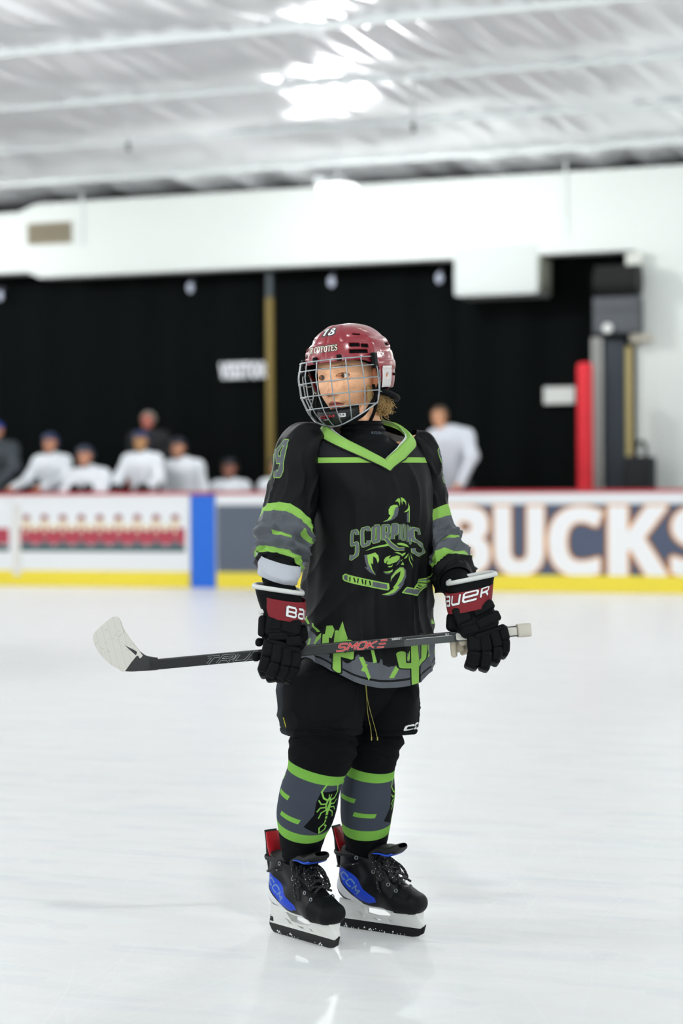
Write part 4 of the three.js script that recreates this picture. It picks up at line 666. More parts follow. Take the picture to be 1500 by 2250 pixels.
// ---- socks
function sockTex(right) {
  return canvas(1024, 1024, (x) => {
    x.fillStyle = '#0b0d10'; x.fillRect(0, 0, 1024, 1024); const Y = (t) => t * 1024;
    const a = 0.31, b = 0.66; x.fillStyle = '#454b57'; x.fillRect(0, Y(a), 1024, Y(b + .05) - Y(a)); x.fillStyle = '#80bb50'; x.fillRect(0, Y(a), 1024, 58); x.fillRect(0, Y(b), 1024, 62);
    const dash = (u, t, w) => { x.save(); x.translate(u * 1024, Y(t)); x.transform(1, 0, -0.35, 1, 0, 0); x.fillStyle = '#80bb50'; x.fillRect(0, 0, w * 1024, 29); x.restore(); };
    if (right) { dash(.29, .47, .1); dash(.35, .575, .13); dash(.22, .4, .06); dash(.75, .45, .14); } else { dash(.30, .47, .13); dash(.42, .55, .14); dash(.245, .4, .06); dash(.1, .5, .1); }
    const X = (right ? .62 : .735) * 1024, y0 = Y(.385), s = 1.0;
    poly(x, [[X - 78, y0 + 70], [X - 66, y0 + 20], [X + 80, y0 + 6], [X + 100, y0 + 250], [X - 20, y0 + 275], [X - 120, y0 + 230], [X - 78, y0 + 150]], '#0b0d10');
    const ln = (pts, w) => { x.strokeStyle = '#8ac457'; x.lineWidth = w * 0.8; x.lineJoin = 'miter'; x.lineCap = 'butt'; x.beginPath(); pts.forEach(([a1, b1], i) => i ? x.lineTo(X + a1 * s, y0 + b1 * s) : x.moveTo(X + a1 * s, y0 + b1 * s)); x.stroke(); };
    x.fillStyle = '#8ac457'; x.beginPath(); x.ellipse(X, y0 + 88, 20, 46, 0, 0, 7); x.fill(); x.fillStyle = '#0b0d10'; x.beginPath(); x.ellipse(X - 4, y0 + 82, 4, 24, 0.15, 0, 7); x.fill();
    for (const d of [-1, 1]) { ln([[d * 12, 60], [d * 40, 50], [d * 62, 18], [d * 40, -26], [d * 52, -30]], 13); ln([[d * 6, 44], [d * 10, 28]], 8); ln([[d * 18, 82], [d * 48, 84], [d * 68, 62]], 11); ln([[d * 18, 102], [d * 50, 106], [d * 66, 132]], 11); ln([[d * 14, 120], [d * 40, 136], [d * 50, 172]], 10); }
    ln([[0, 130], [0, 152]], 22); ln([[0, 157], [0, 176]], 18); ln([[0, 181], [0, 198]], 14); ln([[0, 200], [-30, 232], [-20, 268], [12, 248], [16, 226], [0, 214]], 12);
  });
}
{
  const rows = { R: [[1585, 720, .070, 0], [1615, 714, .082, 0], [1640, 709, .0875, .01], [1670, 700, .0815, .012], [1700, 692, .074, .006], [1735, 682, .0765, .0], [1765, 676, .078, -.01], [1795, 669, .0745, -.02], [1825, 664, .063, -.035], [1855, 662, .053, -.05], [1890, 661, .046, -.07], [1915, 661, .043, -.075]], L: [[1585, 834, .064, 0], [1615, 830, .066, 0], [1645, 822, .066, .008], [1670, 816, .066, .01], [1700, 812, .066, .0], [1735, 808, .072, -.005], [1765, 806, .0705, -.012], [1795, 804, .0675, -.02], [1825, 804, .0615, -.03], [1855, 804, .054, -.045], [1885, 804, .046, -.06], [1910, 804, .043, -.065]] };
  for (const [k, z, right] of [['R', 0, true], ['L', -0.125, false]]) {
    const rings = pathRings(rows[k].map(([py, cx, a, dz]) => [at(cx, py, z + dz), a, a * 1.06]), 2);
    const g = loft(rings, 90, 120, { disp: (u, t) => 0.002 * noise(u * 6 + z * 50, t * 4) + 0.004 * crease(u * 4 + z * 30, t * 12 + u * 2, 5) * sstep(.33, .2, t) + 0.003 * crease(u * 3, t * 16 + u * 3, z * 9) * sstep(.72, .85, t) + 0.0045 * Math.sin(t * 75 + 4 * noise(u * 3, t * 6, z * 9)) * sstep(.3, .12, t) * sstep(0, .05, t) + 0.0015 * Math.sin(t * 60 + u * 5) * sstep(.75, .9, t) }); const uv = g.attributes.uv; for (let i = 0; i < uv.count; i++) uv.setY(i, 1 - uv.getY(i));
    const m = wear('sock', g, cloth({ map: sockTex(right), roughness: 0.85, specularIntensity: 0.2, bumpMap: weaveRep(40, 60), bumpScale: 0.0006 })); m.userData.label = right ? 'sock with green scorpion on the near leg' : 'sock with green scorpion on the far leg';
  }
}
// ---- skates: toe along +x, up +y, seen side +z
function makeSkate(heel, toe, side, lab) {
  const dir = toe.clone().sub(heel), len = dir.length(), o = heel.clone().add(toe).multiplyScalar(0.5), k = len / 0.258;
  const M = basis(o, UP, V(dir.z, 0, -dir.x).multiplyScalar(-1)); M.scale(V(k, 1, 1));
  const put = (g) => g.applyMatrix4(M), A = (x, y, z) => V(x, y, z);
  const boot0 = bones([[A(.06, .096, -.011), .033, A(.106, .088, -.014), .0255], [A(.06, .096, .011), .033, A(.106, .088, .014), .0255], [A(-.02, .108, 0), .039, A(.065, .096, 0), .036], [A(-.082, .11, 0), .036, A(-.02, .11, 0), .04], [A(-.08, .125, 0), .037, A(-.068, .205, 0), .042], [A(.03, .125, 0), .038, A(-.035, .2, 0), .041]], 0.02);
  const sole = (x) => 0.067 + 0.012 * sstep(0.02, -0.06, x);
  const boot = (x, y, z) => Math.max(boot0(x, y, z), sole(x) - y, y - 0.214 + 0.25 * (x + 0.07));
  const tex = canvas(1024, 1024, (x) => {                            // side view, 0.3 m wide, mirrored on both sides
    x.fillStyle = '#0d0e11'; x.fillRect(0, 0, 1024, 1024); const q = (a, b) => [(a + 0.15) / 0.3 * 1024, 1024 - b / 0.3 * 1024];
    poly(x, [[-.13, .152], [-.108, .150], [-.092, .128], [-.06, .098], [-.03, .080], [-.03, .06], [-.09, .06], [-.13, .09]], '#e9ebee', q);
    poly(x, [[-.14, .138], [-.121, .138], [-.111, .114], [-.086, .088], [-.055, .074], [-.055, .05], [-.14, .05]], '#141619', q);
    poly(x, [[-.104, .166], [-.092, .172], [-.06, .155], [-.02, .118], [.012, .098], [.014, .086], [-.01, .080], [-.045, .092], [-.085, .126], [-.102, .152]], '#1f46c8', q);
    poly(x, [[-.12, .212], [-.09, .212], [-.08, .18], [-.12, .176]], '#1b1d20', q);
    x.strokeStyle = '#34383d'; x.lineWidth = 3; for (let i = 0; i < 6; i++) { x.beginPath(); x.moveTo(...q(-.1, .205 - i * .004)); x.lineTo(...q(-.06 + i * 0.002, .182 - i * .002)); x.stroke(); }
    x.save(); x.translate(...q(-.088, .155)); x.rotate(0.72); strokeText(x, 'CCM', 0, -18, 62, 54, 14, '#6d8cb6', { gap: 0.4, skew: 0.2 }); x.restore();
    x.strokeStyle = '#26292e'; x.lineWidth = 5; x.beginPath(); x.moveTo(...q(.02, .085)); x.lineTo(...q(.03, .12)); x.lineTo(...q(.01, .15)); x.stroke();
  });
  let g = sdfMesh(boot, V(-.15, .05, -.06), V(.16, .26, .06), 0.004); { const p = g.attributes.position, uv = g.attributes.uv; for (let i = 0; i < p.count; i++) uv.setXY(i, (p.getX(i) + .15) / .3, p.getY(i) / .3); }
  const sk = wear('skate', put(g), phys({ map: tex, roughness: 0.42, specularIntensity: 0.5 })); sk.userData.label = lab;
  const rub = matte(0x111315, 0.5), dk = std(0x0b0c0e, 0.6);
  wear('toe_cap', put(sdfMesh((x, y, z) => Math.max(boot0(x, y, z) - 0.0025, sole(x) - 0.004 - y, 0.063 - x + 0.35 * Math.max(0, y - 0.1), y - 0.13), V(.03, .05, -.06), V(.16, .15, .06), 0.0035)), rub, sk);
  const ring = (list, zr) => list.map(([x, y, w, t], i) => { const a = list[Math.max(0, i - 1)], b = list[Math.min(list.length - 1, i + 1)], d = V(b[0] - a[0], b[1] - a[1], 0).normalize(); return { c: A(x, y, 0), x: V(0, 0, 1), z: V(-d.y, d.x, 0), a: w, b: t, n: 2.6 }; });
  wear('tongue', put(loft(ring([[.058, .135, .02, .007], [.03, .165, .03, .008], [-.004, .192, .034, .009], [-.004, .212, .036, .01], [.02, .224, .037, .011], [.045, .222, .036, .012], [.064, .231, .033, .011], [.073, .238, .02, .006]]), 40, 50)), dk, sk);
  const tb = wear('tongue_badge', put(loft(ring([[.004, .2145, .0365, .0045], [.022, .2155, .0372, .0045], [.045, .2125, .0368, .005], [.06, .219, .03, .004]]), 40, 16)), std(0x2350c4, 0.4), sk); tb.userData.label = 'blue tongue panel';
  wear('tendon_guard', put(loft(ring([[-.108, .17, .026, .006], [-.116, .21, .026, .006], [-.121, .245, .024, .005], [-.132, .272, .02, .003]]), 36, 30)), dk, sk);
  const li = wear('guard_lining', put(loft(ring([[-.1, .2, .026, .004], [-.113, .235, .026, .004], [-.125, .268, .02, .0025]]), 36, 20)), std(0xc01c2a, 0.4), sk); li.userData.label = 'red lining of the tendon guard';
  wear('ankle_cuff', put(loft(ring([[-.072, .2, .044, .052], [-.074, .206, .045, .053], [-.075, .211, .043, .051]]).map((r) => ({ ...r, x: V(0, 0, 1), z: V(1, 0, 0) })), 40, 10)), dk, sk);
  const lt = canvas(256, 32, (x) => { x.fillStyle = '#0c0d0f'; x.fillRect(0, 0, 256, 32); x.fillStyle = '#d8dade'; for (let i = 0; i < 16; i++) x.fillRect(i * 16, (i % 2) * 16, 3.5, 5); }); lt.wrapS = lt.wrapT = THREE.RepeatWrapping; lt.repeat.set(1, 2);
  const lm = std(0xffffff, 0.8, { map: lt }), ins = (f, z) => { const x = lerp(.075, -.02, f), y = lerp(.140, .208, f); return A(x + 0.004, y + 0.006 - z * z * 9, z); };
  for (let i = 0; i < 6; i++) { const f = i / 5.6, h = f + 0.16; wear('lace', put(tube([ins(f, -.028), ins(f + 0.05, -.012), ins(h - 0.04, .014), ins(h, .03)], 0.0032, 20, 6)), lm, sk); wear('lace', put(tube([ins(f, .028), ins(f + 0.05, .012).add(V(.003, .003, 0)), ins(h - 0.04, -.014), ins(h, -.03)], 0.0032, 20, 6)), lm, sk); }
  for (const s of [-1, 1]) { wear('lace', put(tube([ins(.7, s * .006), A(.03, .19, s * .02), A(.052, .17, s * .034), A(.068, .146, s * .03), A(.056, .16, s * .022), A(.03, .184, s * .01)], 0.0036, 40, 6)), lm, sk); wear('lace', put(tube([ins(.75, s * .004), A(.03, .176, s * .046), A(.026, .14, s * .05), A(.034, .115, s * .047)], 0.0032, 30, 6)), lm, sk); }
  for (const s of [-1, 1]) wear('lace', put(tube([ins(.9, s * .01), A(.0, .20, s * .032), A(.022, .178, s * .05), A(.04, .15, s * .046), A(.03, .172, s * .04), A(.004, .198, s * .024)], 0.0034, 40, 6)), lm, sk);
  wear('lace', put(tube(Array.from({ length: 24 }, (_, i) => { const a = i / 24 * 6.283; return A(-.066 + .052 * Math.cos(a), .178 + .012 * Math.cos(a), .047 * Math.sin(a)); }), 0.0034, 60, 6, true)), lm, sk);
  const metal = std(0x8d9298, 0.35, { metalness: 0.7 });
  for (const s of [-1, 1]) for (const [x, y, z] of [[.074, .124, .036], [.052, .138, .038], [.03, .152, .04], [.01, .168, .0425], [-.04, .2, .0445]]) { const e = new THREE.TorusGeometry(0.0042, 0.0014, 8, 18); e.rotateX(-0.25 * s); e.translate(x, y, s * z); wear('eyelet', put(e), metal, sk); }
  // holder with window and struts
  const P = (a) => a.map(([x, y]) => new THREE.Vector2(x, y));
  const sh = new THREE.Shape(P([[-.128, .0265], [-.124, .038], [-.112, .06], [-.108, .08], [-.05, .082], [-.02, .07], [.03, .068], [.122, .069], [.126, .05], [.136, .034], [.126, .0265]]));
  sh.holes.push(new THREE.Path(P([[-.046, .07], [-.018, .066], [.03, .064], [.044, .054], [.036, .045], [-.005, .042], [-.036, .046]])), new THREE.Path(P([[-.06, .052], [-.05, .034], [-.032, .034], [-.044, .046]])), new THREE.Path(P([[-.018, .037], [-.004, .029], [.014, .030], [.008, .038]])), new THREE.Path(P([[.03, .041], [.036, .030], [.052, .031]])));
  const hg = new THREE.ExtrudeGeometry(sh, { depth: 0.016, bevelEnabled: true, bevelSize: 0.002, bevelThickness: 0.003, bevelSegments: 2 }); hg.translate(0, 0, -0.008);
  { const p = hg.attributes.position; for (let i = 0; i < p.count; i++) { const y = p.getY(i); p.setZ(i, p.getZ(i) * lerp(0.55, 1.9, sstep(.03, .075, y))); } hg.computeVertexNormals(); }
  const hold = wear('blade_holder', put(hg), std(0xe8e9e6, 0.4), sk); hold.userData.label = 'white blade holder';
  wear('release_trigger', put(box(0.012, 0.018, 0.02, -.118, .040, 0, 0.002)), dk, sk);
  for (const [x, y] of [[-.09, .07], [-.07, .071], [.05, .062], [.07, .062], [.1, .062]]) { const s2 = new THREE.CylinderGeometry(0.0022, 0.0022, 0.036, 8); s2.rotateX(Math.PI / 2); s2.translate(x, y, 0); wear('rivet', put(s2), metal, sk); }
  const bs = new THREE.Shape(P([[-.126, .006], [-.118, .001], [-.09, 0], [.1, 0], [.118, .003], [.133, .012], [.14, .035], [.128, .03], [.09, .026], [-.1, .027], [-.133, .034], [-.135, .018]]));
  const bg = new THREE.ExtrudeGeometry(bs, { depth: 0.005, bevelEnabled: true, bevelSize: 0.0006, bevelThickness: 0.0006, bevelSegments: 1 }); bg.translate(0, 0.0006, -0.0025); const bl = wear('blade', put(bg), std(0x101214, 0.35, { metalness: 0.4 }), sk); bl.userData.label = 'black steel blade';
  const sn = []; for (let i = 0; i < 46; i++) { const s3 = new THREE.IcosahedronGeometry(0.0012 + 0.0022 * rnd() * rnd(), 0); s3.translate(lerp(-.11, .08, rnd()), 0.002 + 0.010 * rnd() * rnd(), (rnd() < .5 ? -1 : 1) * 0.0032); sn.push(s3); } const snow = wear('snow_crumbs', put(merge(sn)), std(0xf4f7f8, 0.7), sk); snow.userData.kind = 'stuff';
}
makeSkate(ground(597, 2046), ground(739, 2087), 1, 'black and blue skate on the near foot');
makeSkate(ground(741, 2034), ground(927, 2061), -1, 'black and blue skate on the far foot');

// ---- stick
const S1 = at(330, 1461, 0.10), S2 = at(1152, 1384.5, 0.045), SD = S2.clone().sub(S1), SL = SD.length();
const stickPt = (px) => S1.clone().addScaledVector(SD, (px - 330) / 822);
{
  const t = thing('hockey_stick', 'black and red hockey stick held level, pale taped blade to the left', 'hockey stick');
  const C = stickPt(740); t.position.copy(C); const M = new THREE.Matrix4().makeTranslation(-C.x, -C.y, -C.z);
  const add = (n, g, m) => part(n, g.applyMatrix4(M), m, t);
  const tex = canvas(2048, 64, (x) => {                               // front face of the shaft, left to right
    x.fillStyle = '#101214'; x.fillRect(0, 0, 2048, 64); const X = (px) => (px - 330) / 822 * 2048;
    x.fillStyle = '#212426'; x.fillRect(X(665), 0, X(1000) - X(665), 64); x.fillStyle = '#17191b'; x.fillRect(X(665), 0, X(1000) - X(665), 14);
    for (let i = 0; i < 130; i++) { x.fillStyle = `rgba(150,150,150,${rnd() * .16})`; x.fillRect(X(670 + rnd() * 330), rnd() * 64, 10 + rnd() * 60, 1 + rnd() * 4); }
    x.fillStyle = '#46494b'; x.fillRect(X(885), 20, X(995) - X(885), 44); x.fillStyle = '#c9ccce'; x.fillRect(X(890), 19, X(990) - X(890), 3);
    for (const [w, c] of [[10, '#f0b0a8'], [6, '#c9242c']]) { strokeText(x, 'SMOKE', X(741), 12, 40, 40, w, c, { gap: 0.36, skew: 0.5 }); }
    x.font = 'bold 17px sans-serif'; x.fillStyle = '#dcdcdc'; x.fillText('500021', X(858), 17); x.fillStyle = '#d6dade'; x.font = 'bold 22px sans-serif'; x.fillText('5I', X(976), 22);
    for (const [w, c] of [[7, '#d8dadb'], [3.4, '#101214']]) strokeText(x, 'TRUE', X(448), 16, 66, 42, w + 6, c, { gap: 0.3, skew: 0.9 });
  });
  const sec = new THREE.Shape(); const a = 0.0133, b = 0.0096, c = 0.004; sec.moveTo(-a + c, -b); sec.lineTo(a - c, -b); sec.quadraticCurveTo(a, -b, a, -b + c); sec.lineTo(a, b - c); sec.quadraticCurveTo(a, b, a - c, b); sec.lineTo(-a + c, b); sec.quadraticCurveTo(-a, b, -a, b - c); sec.lineTo(-a, -b + c); sec.quadraticCurveTo(-a, -b, -a + c, -b);
  const sg = new THREE.ExtrudeGeometry(sec, { depth: SL, bevelEnabled: false, steps: 1, curveSegments: 4 });
  { const p = sg.attributes.position, uv = sg.attributes.uv; for (let i = 0; i < p.count; i++) uv.setXY(i, p.getZ(i) / SL, p.getY(i) > 0 ? clamp(0.5 + p.getX(i) / (2 * a), 0.02, 0.98) : 0.99); }
  const zc = SD.clone().normalize(), xc = UP.clone().addScaledVector(zc, -UP.dot(zc)).normalize(), yc = zc.clone().cross(xc); const SM = new THREE.Matrix4().makeBasis(xc, yc, zc).setPosition(S1);
  add('shaft', sg.applyMatrix4(SM), std(0xffffff, 0.4, { map: tex }));
  const tape = std(0xdcd8cf, 0.85, { bumpMap: dataTex(64, 64, (u, v) => 0.5 + 0.5 * Math.sin((u * 3 + v * 9) * 6.283)), bumpScale: 0.0006 });
  const tp = (p0, p1, ra, rb) => loft([0, .06, .94, 1].map((f) => ({ c: p0.clone().lerp(p1, f), x: yc, z: xc, a: rb - (f % 1 ? 0 : .003), b: ra - (f % 1 ? 0 : .003), n: 3 })), 32, 20);
  add('grip_tape', tp(stickPt(1003), stickPt(1142), .0142, .0112), tape); add('butt_knob', tp(stickPt(1137), stickPt(1165), .0172, .0145), std(0xcfc9bd, 0.85)); add('butt_seam', tp(stickPt(1134), stickPt(1139), .016, .013), std(0x8e877b, 0.8));
  // blade, curved plate
  const out = [[345, 1446], [325, 1443], [313, 1437], [298, 1423], [283, 1404], [270, 1382], [262, 1363], [257, 1358], [246, 1360], [228, 1374], [212, 1390], [209, 1399], [213, 1417], [226, 1438], [246, 1458], [270, 1471], [285, 1474], [310, 1473], [345, 1471]];
  const O = at(330, 1461, 0.10), L2 = out.map(([x, y]) => { const p = at(x, y, 0.10).sub(O); return new THREE.Vector2(p.x, p.y); });
  const blade = (pts, th, dz = 0) => { const s = new THREE.Shape(); s.moveTo(pts[0].x, pts[0].y); s.splineThru(pts.slice(1)); const g = new THREE.ExtrudeGeometry(s, { depth: th, bevelEnabled: true, bevelSize: 0.0015, bevelThickness: 0.002, bevelSegments: 2, curveSegments: 60 }); g.translate(0, 0, -th / 2 + dz); const p = g.attributes.position, uv = g.attributes.uv; for (let i = 0; i < p.count; i++) { const x = p.getX(i), q = clamp(-x / 0.15); uv.setXY(i, clamp((x + .16) / .2), clamp((p.getY(i) + .04) / .18)); p.setZ(i, p.getZ(i) + 0.016 * q * q); } g.computeVertexNormals(); return g.translate(O.x, O.y, O.z); };
  add('blade', blade(L2, 0.006), std(0x2c2d2e, 0.6));
  const taped = [[313, 1440], [308, 1445], [302, 1440], [288, 1456], [273, 1473.5], [262, 1468], [240, 1454], [222, 1434], [211, 1415], [207.5, 1399], [211, 1389], [227, 1373], [245, 1358.5], [257, 1356.5], [263, 1362], [271, 1382], [284, 1403], [299, 1422]].map(([x, y]) => { const p = at(x, y, 0.10).sub(O); return new THREE.Vector2(p.x, p.y); });
  const tt = canvas(512, 512, (x) => { x.fillStyle = '#d9d7cf'; x.fillRect(0, 0, 512, 512); for (let i = 0; i < 14; i++) { x.strokeStyle = 'rgba(150,146,136,.35)'; x.lineWidth = 2; x.beginPath(); x.moveTo(i * 44 - 60, 0); x.lineTo(i * 44 + 60, 512); x.stroke(); } for (let i = 0; i < 46; i++) { x.fillStyle = `rgba(95,88,78,${.08 + rnd() * .3})`; x.save(); x.translate(60 + rnd() * 340, 120 + rnd() * 220); x.rotate(rnd() * 3); x.fillRect(0, 0, 3 + rnd() * 22, 1 + rnd() * 5); x.restore(); } });
  add('blade_tape', blade(taped, 0.0085), std(0xffffff, 0.9, { map: tt }));
}
// ---- gloves
const gloveBlack = matte(0x0a0c0e, 0.5, { bumpMap: weaveRep(8, 8), bumpScale: 0.0004 }), gloveRed = '#7e1420', trimWhite = std(0xdadbd8, 0.6), palm = std(0xd2c7b2, 0.85);
function bandTex(word, x0, w, skewY) { return canvas(1024, 256, (x) => { x.fillStyle = gloveRed; x.fillRect(0, 0, 1024, 256); for (let i = 0; i < 900; i++) { x.fillStyle = `rgba(${rnd() < .5 ? '90,10,18' : '150,30,40'},.25)`; x.fillRect(rnd() * 1024, rnd() * 256, 3, 3); } x.save(); x.transform(1, skewY, -0.12, 1, 0, 0); for (const [lw, c] of [[34, '#160a0c'], [24, '#eceeee']]) strokeText(x, word, x0, 70 - skewY * x0, w, 104, lw, c, { gap: 0.42 }); x.restore(); }); }
function glove(lab, z, tilt, cuffKeys, bandKeys, tex, build) {
  const G = (px, py, dz = 0) => at(px, py, z + dz), parts = build(G), gl = wear('glove', merge(parts.back), gloveBlack); gl.userData.label = lab;
  const turn = (r) => ({ ...r, x: V(1, tilt, 0).normalize(), z: V(0, -0.1, 1).normalize() }), ck = pathRings(cuffKeys(G), 2.6).map(turn), bk = pathRings(bandKeys(G), 2.6).map(turn);
  wear('cuff', loft(ck, 70, 30, { lip: 0.012 }), matte(0x0b0d0f, 0.7), gl);
  const bg = loft(bk, 80, 16, {}); { const uv = bg.attributes.uv; for (let i = 0; i < uv.count; i++) uv.setXY(i, clamp((uv.getX(i) - 0.22) / 0.56), 1 - uv.getY(i)); } const bm = wear('cuff_band', bg, std(0xffffff, 0.75, { map: tex }), gl); bm.userData.label = 'red cuff band with white lettering';
  const r0 = ringAt(ck, 0); wear('cuff_piping', tube(Array.from({ length: 60 }, (_, i) => { const p = ringPoint(r0, i / 60, 0.002), f = (ringPoint(r0, i / 60).sub(r0.c).dot(r0.z)) / r0.b; p.y += 0.008 * Math.max(0, f) ; return p; }), 0.0062, 120, 8, true), trimWhite, gl);
  for (const [name, geos, m] of parts.more) wear(name, merge(geos), m ?? gloveBlack, gl);
}
const N = V(0, 0.1, 1);
function finger(G, pts, w, dzs, th = 0.03) {                          // cushioned rolls down a finger
  const P3 = pts.map(([x, y], i) => G(x, y, dzs[i])), out = [];
  for (let i = 0; i < P3.length - 1; i++) { const d = P3[i + 1].clone().sub(P3[i]).normalize(); out.push(pad(P3[i].clone().addScaledVector(d, -0.004), P3[i + 1].clone().addScaledVector(d, 0.003), w * (1.1 - 0.04 * i), th, N, 0.009)); }
  return out;
}
glove('black padded glove with red cuff gripping the stick beside the hip', 0.10, -0.16,
  (G) => [[G(611, 1296, 0.004), .060, .055], [G(614, 1318, 0.006), .058, .053], [G(619, 1345, 0.008), .053, .048], [G(622, 1362, 0.01), .048, .042]],
  (G) => [[G(622, 1312, 0.009), .0575, .057], [G(624, 1335, 0.009), .0565, .055], [G(627, 1357, 0.010), .051, .051]],
  bandTex('BaueR', 552, 112, 0.1),
  (G) => ({
    back: [pad(G(624, 1352, .03), G(617, 1402, .032), .088, .05, N, .016), pad(G(619, 1345, 0), G(612, 1425, 0), .09, .05, N, .018), pad(G(612, 1420, -.022), G(606, 1462, -.02), .07, .03, N, .012)],
    more: [
      ['back_pad', [pad(G(641, 1358, .05), G(634, 1392, .05), .052, .02, N, .008)]], ['back_pad', [pad(G(606, 1356, .049), G(606, 1384, .05), .034, .02, N, .008)]], ['back_pad', [pad(G(612, 1388, .05), G(612, 1406, .05), .05, .02, N, .008)]], ['back_pad', [pad(G(644, 1396, .05), G(646, 1420, .05), .04, .02, N, .008)]], ['side_pad', [pad(G(577, 1352, .02), G(575, 1398, .02), .02, .05, N, .009)]], ['knuckle_roll', [pad(G(586, 1404, .044), G(660, 1430, .044), .017, .022, N, .008)]],
      ['finger', finger(G, [[592, 1408], [586, 1442], [578, 1472], [582, 1480]], .0275, [.036, .04, .026, -.01])], ['finger', finger(G, [[611, 1416], [606, 1455], [594, 1484], [596, 1488]], .0275, [.04, .046, .032, -.01])], ['finger', finger(G, [[631, 1424], [628, 1462], [616, 1487], [617, 1490]], .0275, [.04, .046, .03, -.01])], ['finger', finger(G, [[650, 1430], [648, 1465], [634, 1489], [634, 1491]], .0265, [.036, .042, .026, -.012])],
      ['finger_guard', [pad(G(570, 1402, .01), G(569, 1420, .01), .02, .04, N, .009)]], ['finger_guard', [pad(G(562, 1430, .008), G(563, 1452, .006), .02, .04, N, .009)]],
      ['thumb', [pad(G(659, 1372, -.012), G(664, 1410, -.02), .034, .034, N, .014), pad(G(664, 1406, -.02), G(650, 1440, -.03), .03, .03, N, .013)]], ['wrist_strip', [pad(G(570, 1346, .026), G(585, 1340, .03), .012, .02, N, .004)], trimWhite]],
  }));
glove('black padded glove with red cuff on the hand at the stick butt', 0.04, 0.2,
  (G) => [[G(1036, 1272, -.01), .060, .052], [G(1032, 1292, -.004), .060, .052], [G(1030, 1322, .004), .056, .048], [G(1034, 1345, .008), .052, .044]],
  (G) => [[G(1031, 1290, -.002), .0625, .055], [G(1030, 1312, .003), .0615, .0545], [G(1031, 1336, .008), .0575, .051]],
  bandTex('BaueR', -36, 118, -0.08),
  (G) => ({
    back: [pad(G(1034, 1330, .024), G(1058, 1392, .03), .104, .046, N, .018), pad(G(1034, 1332, -.004), G(1056, 1398, -.004), .1, .04, N, .018), pad(G(1060, 1395, -.03), G(1070, 1430, -.03), .085, .03, N, .012)],
    more: [
      ['back_pad', [pad(G(1008, 1332, .046), G(1022, 1368, .047), .044, .018, N, .008)]], ['back_pad', [pad(G(1056, 1326, .045), G(1066, 1346, .048), .06, .018, N, .008)]], ['back_pad', [pad(G(1068, 1350, .048), G(1078, 1372, .05), .064, .018, N, .008)]], ['back_pad', [pad(G(1030, 1372, .046), G(1036, 1392, .046), .05, .018, N, .008)]], ['knuckle_roll', [pad(G(1040, 1400, .044), G(1110, 1376, .03), .016, .02, N, .008)]],
      ['finger', finger(G, [[1041, 1398], [1043, 1430], [1038, 1456], [1034, 1462]], .034, [.034, .04, .03, -.004])], ['finger', finger(G, [[1063, 1393], [1069, 1430], [1066, 1460], [1062, 1466]], .0275, [.034, .04, .032, -.002])], ['finger', finger(G, [[1084, 1386], [1093, 1420], [1090, 1444], [1084, 1454]], .0265, [.03, .036, .028, -.004])], ['finger', finger(G, [[1103, 1378], [1110, 1406], [1109, 1430], [1103, 1438]], .023, [.024, .03, .022, -.008])],
      ['thumb', [pad(G(996, 1345, 0), G(993, 1388, .006), .034, .036, N, .014), pad(G(1008, 1372, .01), G(1016, 1398, .012), .03, .03, N, .012)]], ['thumb_palm', [pad(G(1010, 1386, -.002), G(1018, 1418, -.004), .022, .03, N, .009), pad(G(994, 1404, -.008), G(998, 1444, -.012), .016, .02, N, .006), pad(G(1004, 1404, -.018), G(1012, 1432, -.018), .024, .012, N, .005)], palm], ['palm', [pad(G(1012, 1392, -.034), G(1024, 1438, -.036), .03, .014, N, .006)], palm]],
  }));
